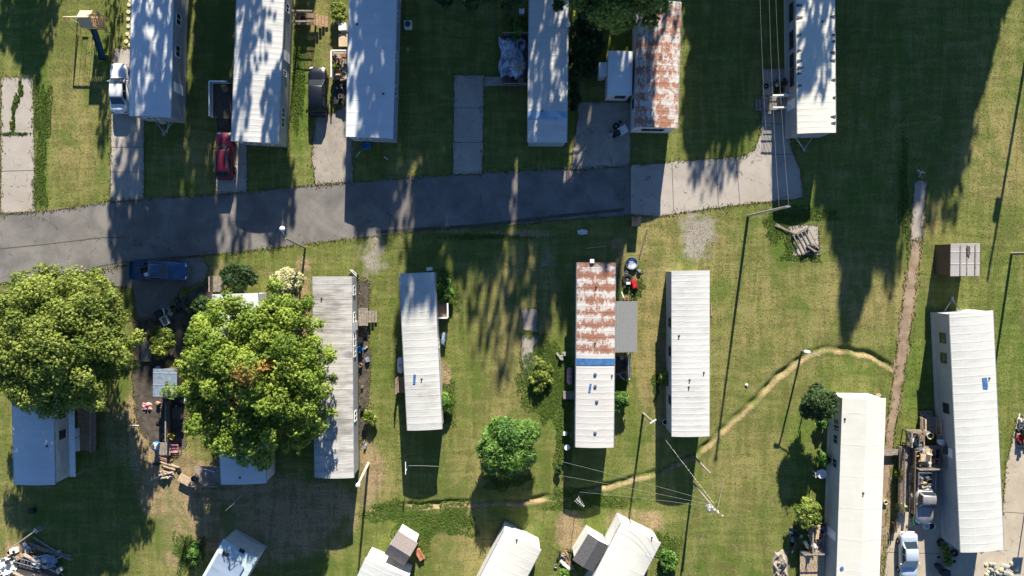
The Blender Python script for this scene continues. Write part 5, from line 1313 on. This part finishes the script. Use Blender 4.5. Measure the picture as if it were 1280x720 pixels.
# ruined slab with bed frame
t = T('bed_frame', 'rusty slatted bed frame lying on the small slab', 'bed frame', 1006, 301, .02, R(28))
for k in range(5): m = MB(); m.box((-.9+.42*k, 0, .28), (.1, 2.2, .05)); m.build('slat', 'pole_wood', t)
for s in (-1, 1): m = MB(); m.box((0, s*1.1, .2), (2.0, .07, .2)); m.build('rail', 'wood_dark', t)
for x in (-1, 1):
    for y in (-1, 1): m = MB(); m.box((x*.95, y*1.1, .14), (.08, .08, .28)); m.build('leg', 'wood_dark', t)
planks('long grey beam lying up from the slatted bed frame', 985, 288, .1, .95, 2, 2.8, .13, 'pole_wood', .1, 'beam', 'beam')
tarp('dark rubbish heap at the right end of the slatted frame', 1016, 311, 0, .7, .5, .35, 'dark_soil', 12, 'rubbish heap', 'rubbish_heap')
planks('broken boards on the rubbish at the end of the slab', 1017, 309, .3, 1.0, 4, 1.1, .1, 'wood_weathered', .3)
t = T('hydrant', 'small grey standpipe at the top of the narrow path', 'standpipe', 1147, 216); m = MB(); m.lathe((0, 0, 0), [(.14, 0), (.12, .1), (.1, .7), (.14, .74), (.08, .85)], 12); m.build('pipe', 'galvanised', t)
m = MB(); m.tube([(-.4, .2, .6), (0, 0, .65), (.45, -.1, .6)], .06, 8); m.build('arm', 'galvanised', t); m = MB(); m.tube([(0, -.45, .35), (0, 0, .55)], .05, 8); m.build('spout', 'galvanised', t)
# pickup surroundings, between trees
t = T('shopping_cart', 'pale wire crate cart standing below the blue pickup', 'cart', 211, 400, 0, .5)
m = MB()
for k in range(6): m.box((-.3+.12*k, 0, .62), (.02, .9, .02)); m.box((0, -.42+.168*k, .62), (.62, .02, .02))
m.build('basket', 'white_plastic', t)
m = MB(); [m.box((s*.31, 0, .8), (.03, .92, .4)) for s in (-1, 1)]; [m.box((0, s*.45, .8), (.6, .03, .4)) for s in (-1, 1)]; m.build('side_wall', 'white_plastic', t)
for x in (-.26, .26):
    for y in (-.38, .38): m = MB(); m.lathe((x, y, .1), [(.1, -.03), (.1, .03)], 10, 'X'); m.build('wheel', 'black_plastic', t); 
for x in (-.26, .26):
    for y in (-.38, .38): m = MB(); m.box((x, y, .4), (.03, .03, .42)); m.build('frame_post', 'galvanised', t)
bin_('dark bin just left of the pale wire cart', 203, 392, 0, 'black_plastic', .5, .7, .8)
planks('white curved scrap beside the dark bin and cart', 204, 388, .9, .5, 1, .7, .1, 'white_plastic', 0, 'scrap', 'scrap')
box('round white bucket box lying in the blue pickup bed', 185.5, 343, .70, .3, (.4, .4, .4), 'white_plastic', 'bucket', 'bucket')
crate('brown tool crate in the blue pickup bed', 181, 338, .68, .2, (.6, .6, .3), 'wood_dark')
planks('pale sticks along the blue pickup bed side', 180, 347, .68, 1.55, 2, 1.2, .06, 'galvanised', .05, 'sticks', 'sticks')
planter('yellow flowering pot above the blue grey tin shed', 216, 455, 0, .3, 63, 'wood_dark', 'leaf_cream')
box('small white box on the ground above the tin shed', 199, 459, 0, .2, (.4, .3, .3), 'white_plastic')
cooler('bright blue cooler on the small grey deck', 196.5, 557, .3, 1.4)
planks('white pole on the dark ground left of the boardwalk', 170, 532, 0, 1.45, 1, 1.2, .08, 'white_plastic', 0, 'pole', 'pole')
tarp('faded red cloth heap beside the dark boardwalk', 184, 508, 0, .5, .4, .25, 'pink_faded', 15, 'cloth heap', 'cloth_heap')
chair('yellow chair below the bright tree, left side', 218, 544, 0, 1.0, 'yellow_plastic')
box('dark wooden box in shade right of the boardwalk', 224, 515, 0, 0, (.9, 1.2, .5), 'wood_dark', 'box')
planks('white post standing flat right of the dark boardwalk', 231, 500, .1, 0, 1, 1.2, .12, 'white_plastic', 0, 'post', 'post')
planks('scattered reddish boards below the small grey deck', 205, 573, 0, 1.5, 6, 2.0, .14, 'wood_warm', .3)
planks('scattered pale boards on dirt left of the fence steps', 213, 586, 0, 1.3, 7, 1.8, .14, 'wood_pale', .5)
crate('pinkish square crate right of the small grey deck', 219, 560, 0, 0, (.8, .8, .3), 'pink_faded')
tarp('heap of dry branches below the scattered pale boards', 207, 594, 0, .9, .4, .5, 'wood_weathered', 17, 'branch heap', 'branch_heap')
tyre('old wheel leaning on the grey porch deck', 243, 598, .7, .3)
planks('curved white board above the grey porch deck', 262, 588, .75, 1.4, 1, 1.5, .08, 'white_plastic', 0, 'board', 'board')
# left home deck
box('white step box on the brown side deck, left home', 98, 549, .6, 0, (.3, 2.4, .25), 'white_plastic', 'box')
bin_('dark blue bin in the shadow below the left home', 43, 637, 0, 'black_plastic', 0, .5, .5)
# bottom left junk around trailer
t = T('utility_trailer', 'junk loaded flat trailer at the bottom left corner', 'trailer', 52, 712, 0, R(-28))
m = MB(); m.box((0, 0, .55), (4.2, 2.2, .1)); m.build('bed', 'trim_dark', t)
for s in (-1, 1): m = MB(); m.box((0, s*1.1, .75), (4.3, .12, .4)); m.build('side_board', 'wood_weathered', t); w_ = MB(); w_.lathe((0, s*1.25, .34), [(.34, -.1), (.34, .1)], 16, 'Y'); w_.build('wheel', 'rubber', t)
m = MB(); m.tube([(2.1, .5, .5), (3.3, 0, .5)], .06, 6); m.tube([(2.1, -.5, .5), (3.3, 0, .5)], .06, 6); m.build('drawbar', 'galvanised', t)
ladder('grey aluminium ladder lying on the loaded trailer', 33, 703, .8, R(75), 3.0, 'galvanised', .5, 8)
planks('long grey timbers lying above the loaded trailer', 64, 688, .1, R(62), 4, 5.0, .22, 'wood_weathered', .25, 'timbers', 'timbers')
cooler('small red cooler at the tip of the grey timbers', 34, 679, 0, .4, 'red_plastic', (.5, .45, .4))
box('blue grey bag box beside the small red cooler', 38, 686, 0, .4, (.6, .7, .4), 'tarp_blue_white')
box('white cardboard box left of the loaded trailer', 20, 687, 0, .2, (.7, .5, .4), 'white_plastic')
tarp('pale dirty sheet over junk at the bottom left corner', 8, 712, 0, 1.4, 1.0, .5, 'white_plastic', 21)
box('brown box among junk at the bottom left', 27, 694, 0, .6, (.6, .5, .45))
chair('upturned white chair among the bottom left junk', 12, 698, 0, 1.2)
tarp('dark junk heap right beside the grey ladder', 55, 702, .6, 1.3, .7, .5, 'blue_grey_tin', 22, 'junk heap', 'junk_heap')
crate('pale crate at the right end of the loaded trailer', 76, 711, .6, .5, (.5, .4, .35), 'white_plastic')
tub('brown bucket on the dirt near the bottom left', 14, 690, 0, .25, .35, 'pink_faded')
tyre('tyre half under the dirty sheet, bottom left', 22, 703, 0, .33)
# grimy long home right side
chair('blue folding chair in the shade right of grimy home', 452, 436, 0, .8, 'blue_plastic')
bin_('dark bin near the landing of the grimy roofed home', 452, 424, 0, 'black_plastic', 0, .5, .8)
box('black appliance at the top corner of the grimy roofed home', 443, 344, 0, .7, (.7, .6, .9), 'black_plastic', 'appliance', 'appliance')
planks('white bracket bars by the top corner of the grimy roof', 443, 341, 1.0, .7, 3, .9, .06, 'white_plastic', .2, 'bars', 'bars')
# narrow home
tank('long white gas tank on the left of the bluish patched home', 501.5, 455.5, 0, 0, 1.7, .32)
box('blue grey panel cabinet right of the bluish patched home', 555, 423, 0, -.2, (.4, 1.2, .5), 'tarp_blue_white', 'cabinet', 'cabinet')
box('white meter box at the top corner of the bluish patched roof', 538, 336, 0, .1, (.5, .35, 1.1), 'white_plastic', 'meter box', 'meter_box')
# rust patched home left side
tank('faded pink gas tank along the left wall of the rust home', 711.5, 469, 0, 0, 1.8, .3, 'pink_faded')
blocks('small heap of blocks and brush left of the pink tank', 701, 446, 0, 6)
dish('small white dish at the lower left of the rust home', 708, 556, 0, .3, 'white_plastic')
bin_('little white bin by the lower left rust home wall', 706, 541, 0, 'white_plastic', 0, .35, .4)
box('black speaker box on the dark side deck', 771, 447, .5, 0, (.4, .4, .5), 'black_plastic')
# plain white home right
planks('brown board leaning at the right wall of the plain home', 889, 388, 0, -.05, 2, 1.5, .1, 'wood_warm', .03)
tub('white rubbish tub at the left foot of the plain white home', 831, 527, 0, .3, .3)
# cream gabled home surroundings
round_table('round white patio table beside the cream gabled home', 1024, 590, 0, .5, 'white_plastic')
chair('white chair pushed against the round patio table', 1018.5, 591, 0, 1.6)
chair('white chair on the corner deck by the small green bush', 1015, 681, .6, .6)
bench('wooden swing bench on the corner deck of the cream home', 1019, 664, .6, 1.5, 'wood_pale', 1.3)
tub('purple tinted wheel tub on the corner deck', 1027, 664, .6, .3, .2, 'pink_faded')
planks('loose boards heaped across the corner deck top', 1022, 657, .7, 1.4, 5, 1.4, .1, 'wood_pale', .3)
chair('dark metal chair on the shaded grass by the corner deck', 993, 668, 0, .4, 'black_plastic')
box('small white lantern box on shaded grass, corner deck side', 988, 665, 0, 0, (.25, .25, .3), 'white_plastic', 'lantern', 'lantern')
bench('dark low bench in shade left of the corner deck', 992, 682, 0, 1.2, 'wood_dark', 1.2)
tarp('brush and cut branches at the bottom edge by pale deck', 976, 706, 0, .8, 1.5, .6, 'wood_weathered', 31, 'brush heap', 'brush_heap')
dish('small brown dish on a post above the cream gable', 1092, 492, 0, .3, 'wood_pale')
tub('tan plant tub on the path edge right of cream home', 1106, 627, 0, .2, .25, 'paver')
# right decks clutter
chair('white chair at the wall of the long bright home', 1181, 546, .9, .2)
table('brown table under junk on the sunlit deck', 1153, 570, .9, 0, 1.1, .8, 'wood_pale', .6)
grill('black grill near the wall on the sunlit deck', 1176, 560, .9, 1.5)
tub('round cream tub on the sunlit deck near the steps', 1161, 544, .9, .32, .3, 'paver')
crate('wooden crate left on the sunlit cluttered deck', 1145, 566, .9, .3, (.5, .5, .4), 'wood_warm')
box('cardboard box at the front edge of the sunlit deck', 1150, 578, .9, .2, (.6, .4, .4))
box('small white box at the front edge of the sunlit deck', 1159, 577, .9, .5, (.45, .4, .3), 'white_plastic')
crate('pinkish crate at the right end of the sunlit deck', 1169, 575, .9, .1, (.5, .4, .35), 'pink_faded')
chair('brown chair at the top rail of the upper deck corner', 1146, 541, .9, 2.0, 'wood_warm')
bench('grey bench along the upper deck corner rail', 1147, 549, .9, 1.5, 'wood_weathered', 1.2)
bin_('grey bin on the sunlit deck beside the wall', 1173, 551, .9, 'white_plastic', .2, .45, .6)
ladder('dark ladder leaning flat by the long bright home wall', 1184, 571, .1, 1.5, 1.8, 'galvanised', .5, 5)
chair('weathered chair in the middle of the sunlit deck', 1157, 562, .9, 3.0, 'wood_pale')
barrel('blue barrel beside the top wooden steps', 1170, 537, 0, .3, .8, 'black_plastic')
tyre('white rimmed tyre below the silver pickup', 1157, 657, .02, .36, 'white_plastic')
tub('white round tub with a dark centre below the pickup', 1163, 657, .02, .38, .25, 'white_plastic', 'rubber')
bin_('green bin left of the silver pickup nose', 1141, 648, 0, 'green_plastic', .1, .7, .7)
planks('pale poles leaning on the silver pickup left side', 1143, 621, .3, 1.0, 5, 1.5, .06, 'white_plastic', .3, 'poles', 'poles')
box('pale junk box in the bed of the silver pickup', 1153, 605, .70, .2, (.6, .5, .4), 'wood_pale')
crate('dark crate in the bed of the silver pickup', 1160, 601, .70, .3, (.5, .5, .35), 'wood_dark')
tarp('white rags heaped in the silver pickup bed', 1158, 609, .7, .55, .35, .35, 'white_plastic', 33, 'rags', 'rag_heap')
planter('yellow green potted bush at the foot of the ramp', 1123, 632, 0, .4, 64, 'wood_dark', 'leaf_cream')
planter('leafy pot beside the ramp near its middle', 1121, 590, 0, .3, 65, 'terracotta', 'leaf_maple')
box('white bag box at the bottom end of the ramp', 1126, 638, 0, .4, (.6, .4, .2), 'white_plastic')
bench('narrow dark bench on the drive below the ramp', 1116, 657, 0, 1.6, 'wood_dark', 1.1)
for k, (lab, x, y, s) in enumerate([('mossy potted plant nearest the right home corner', 1181, 692, 66), ('yellow stone pot below the long bright home wall', 1182, 701, 67), ('dark potted shrub beside the long bright home corner', 1178, 683, 68)]): planter(lab, x, y, 0, .28, s, 'paver' if k == 1 else 'wood_dark', 'leaf_oak')
bin_('black bin at the drive edge near the bottom right', 1177, 713, 0, 'black_plastic', .1, .7, .9)
bin_('small black bin left of the bottom right bin', 1170, 706, 0, 'black_plastic', .4, .5, .7)
tyre('tyre in the shade under the long bright home corner', 1192, 691, 0, .4)
blocks('heap of pale stones near the right home corner shade', 1180, 706, 0, 5, 4)
# right edge
t = T('riding_mower', 'dark mower with an orange seat at the right edge', 'riding mower', 1276, 546, 0, .1)
m = MB(); m.box((0, .5, .55), (.55, .9, .4)); m.build('hood', 'black_plastic', t, bevel=.06)
m = MB(); m.box((0, -.35, .65), (.45, .45, .12)); m.build('seat', 'orange_plastic', t, bevel=.04); m = MB(); m.box((0, -.1, .28), (1.1, .9, .14)); m.build('cutting_deck', 'red_plastic', t, bevel=.05)
for x in (-.42, .42):
    for y, r_ in ((.75, .2), (-.5, .28)): m = MB(); m.lathe((x, y, r_), [(r_, -.09), (r_, .09)], 14, 'X'); m.build('wheel', 'rubber', t)
m = MB(); m.tube([(0, .15, .75), (0, -.02, .95)], .03, 6); m.lathe((0, -.03, .95), [(.17, 0), (.17, .03)], 14); m.build('steering_wheel', 'black_plastic', t)
crate('orange crate on the slab at the right edge', 1277, 551, 0, .1, (.55, .5, .35), 'orange_plastic')
planks('white board standing at the slab corner, right edge', 1273, 522, 0, .05, 1, 1.4, .12, 'white_plastic', 0, 'board', 'board')
t = T('basketball_hoop', 'dark basketball hoop post casting shade at right edge', 'basketball hoop', 1282, 632, 0)
m = MB(); m.tube([(0, 0, 0), (0, 0, 2.6)], .06, 8); m.build('post', 'black_plastic', t); m = MB(); m.box((0, 0, 2.6), (1.1, .06, .7)); m.build('backboard', 'black_plastic', t)
m = MB(); m.lathe((0, -.3, 2.4), [(.23, 0), (.25, .02), (.23, .04)], 16); m.build('rim', 'orange_plastic', t)
t = T('rubble_heap', 'pale heap of rubble stones below the long bright home', 'rubble heap', 1250, 712, 0); rr_ = random.Random(9)
for k in range(44):
    a_, q_ = rr_.uniform(0, 6.28), math.sqrt(rr_.random()); x_, y_ = math.cos(a_)*q_*1.9, math.sin(a_)*q_*1.0; s_ = .12+.3*rr_.random()**2; m = MB()
    m.lathe((x_, y_, .25*(1-q_)), [(s_*.5, -.1), (s_*rr_.uniform(.8, 1), s_*.2), (s_*.8, s_*.5), (s_*.25, s_*.62)], rr_.choice((5, 6, 7))); m.build('stone', 'cinder_block' if k % 3 else 'paver', t)
# lawn bits
tarp('white scrap in the grass left of the wide ditch bend', 933, 481, 0, .12, .12, .1, 'white_plastic', 43, 'scrap', 'scrap')
planks('dark lid lying on the lawn left of the house shadow', 697.5, 587, 0, 0, 1, .9, .35, 'trim_dark', 0, 'lid', 'lid')
planks('pipe stub lying by the flowering shrub', 372, 355, 0, 1.2, 1, 1.1, .07, 'black_plastic', 0, 'pipe', 'pipe')
box('orange planter box right of the grey brown shed', 525, 692, 0, .5, (.5, 1.2, .35), 'terracotta', 'planter', 'planter_box')
planks('reddish dirt covered boards left of the dark annexe', 708, 700, 0, .3, 5, 2.2, .2, 'wood_warm', .5)
planks('white framed door flat on dirt beside the dark annexe', 706, 708, .2, .9, 2, 1.4, .3, 'white_plastic', .2, 'door', 'old_door')
planter('green plants in the white frame beside the dark annexe', 704, 714, 0, .4, 69, 'wood_dark', 'leaf_willow')
planks('dark log lying in weeds above the annexe dirt patch', 714, 688, .1, 1.0, 1, 1.4, .14, 'wood_dark', 0, 'log', 'log')
planks('pale lumber lying in the gap by the cream bottom roof', 760, 668, 0, -.5, 4, 2.0, .16, 'wood_pale', .3, 'lumber', 'lumber')
dish('white dish by the corner of the bottom middle home', 648, 665, 0, .25, 'white_plastic')

# loose odds and ends heaped where the yards are cluttered
def junk(n, x0, y0, x1, y1, z, label, group, seed, mats, s=(.15, .55)):
    r = random.Random(seed)
    for k in range(n):
        v = P(r.uniform(x0, x1), r.uniform(y0, y1), z); m = MB(); a = r.uniform(*s); b_ = r.uniform(*s)*.8; h = r.uniform(.1, .4); q = r.random()
        if q < .45:
            m.box((0, 0, h/2), (a, b_, h)); m.box((0, 0, h+.012), (a*.8, b_*.8, .024)); nm = 'small_box'
        elif q < .7: m.lathe((0, 0, 0), [(a*.32, 0), (a*.36, h), (a*.39, h+.02), (a*.33, h+.02), (a*.3, .05)], 12); nm = 'bucket'
        elif q < .85: m.tube([(-a*1.3, 0, .05), (0, b_*.3, .12+h*.4), (a*1.3, -b_*.1, .06)], .03, 6); nm = 'bent_pipe'
        else:
            m.lathe((0, 0, 0), [(a*.25, 0), (a*.42, .03), (a*.44, .12), (a*.25, .14)], 14); nm = 'old_tyre'
        mt = 'rubber' if nm == 'old_tyre' else r.choice(mats)
        o = m.build(nm, mt); o.location = v; o.rotation_euler = (0, 0, r.uniform(0, 3.1)); tag(o, ('big ' if a > .38 else 'little ')+COLW[mt]+' '+nm.replace('small_', '').replace('old_', '').replace('_', ' ')+' '+label.split('one of the ', 1)[1].replace('small odds ', '').replace('odds ', ''), nm.replace('_', ' '), group, shared=True)
COLW = dict(wood_weathered='grey wooden', galvanised='silvery', black_plastic='black', white_plastic='white', wood_pale='pale wooden', rubber='black rubber', dark_soil='dark brown', blue_grey_tin='blue grey', cinder_block='grey stone', wood_dark='dark wooden', terracotta='rust red', wood_warm='brown wooden', maroon_cloth='maroon', orange_plastic='orange')
MIX = ['wood_weathered', 'galvanised', 'black_plastic', 'white_plastic', 'wood_pale', 'rubber', 'dark_soil', 'blue_grey_tin', 'cinder_block', 'wood_dark']
junk(34, 1143, 558, 1172, 583, .9, 'one of the small odds cluttering the sunlit deck at right', 'odds on the sunlit deck', 1, MIX)
junk(14, 1134, 538, 1154, 556, .9, 'one of the odds behind the rails of the upper deck corner', 'odds on the upper deck corner', 2, MIX)
junk(10, 1148, 592, 1162, 612, .75, 'one of the odds heaped in the silver pickup bed', 'odds in the silver pickup bed', 3, MIX, (.15, .4))
junk(20, 1172, 664, 1198, 714, 0, 'one of the odds in shade at the right home corner', 'odds at the right home corner', 4, MIX)
junk(14, 1138, 596, 1146, 650, 0, 'one of the odds between the ramp and the silver pickup', 'odds beside the silver pickup', 5, MIX)
junk(18, 1003, 655, 1034, 688, .62, 'one of the odds cluttering the corner deck of the cream home', 'odds on the corner deck', 6, MIX)
junk(12, 985, 656, 1003, 694, 0, 'one of the odds on shaded grass by the corner deck', 'odds by the corner deck', 7, MIX)
junk(34, 2, 684, 82, 719, .3, 'one of the odds around the loaded trailer at bottom left', 'odds around the loaded trailer', 8, MIX)
junk(26, 192, 498, 232, 600, 0, 'one of the odds strewn between the two big trees', 'odds between the big trees', 9, MIX+['terracotta', 'wood_warm'])
junk(16, 196, 372, 250, 412, 0, 'one of the odds in shade below the blue pickup', 'odds below the blue pickup', 10, MIX)
junk(14, 417, 67, 433, 99, .82, 'one of the odds on the deck by the black car', 'odds on the deck by the black car', 11, MIX+['maroon_cloth'])
junk(10, 421, 104, 433, 130, .42, 'one of the odds on the low black decking', 'odds on the low black decking', 12, MIX)
junk(14, 629, 46, 659, 106, .4, 'one of the odds around the crumpled tarp deck', 'odds around the crumpled tarp', 13, MIX)
junk(10, 761, 150, 785, 176, 0, 'one of the odds by the white appliance on the drive', 'odds on the annexe drive', 14, MIX)
junk(10, 960, 100, 982, 118, 0, 'one of the odds on the drive near the dark grill', 'odds near the dark grill', 15, MIX)
junk(12, 449, 412, 460, 560, 0, 'one of the odds along the right side of the grimy home', 'odds beside the grimy home', 16, MIX)
junk(8, 768, 443, 784, 472, .52, 'one of the odds on the dark side deck', 'odds on the dark side deck', 17, MIX)
junk(10, 776, 328, 800, 374, 0, 'one of the odds near the red toy car', 'odds near the red toy car', 18, MIX)
junk(10, 694, 690, 718, 718, 0, 'one of the odds on dirt left of the dark annexe', 'odds left of the dark annexe', 19, MIX)
junk(8, 1272, 520, 1282, 560, 0, 'one of the odds near the mower at the right edge', 'odds near the mower', 20, MIX+['orange_plastic'])
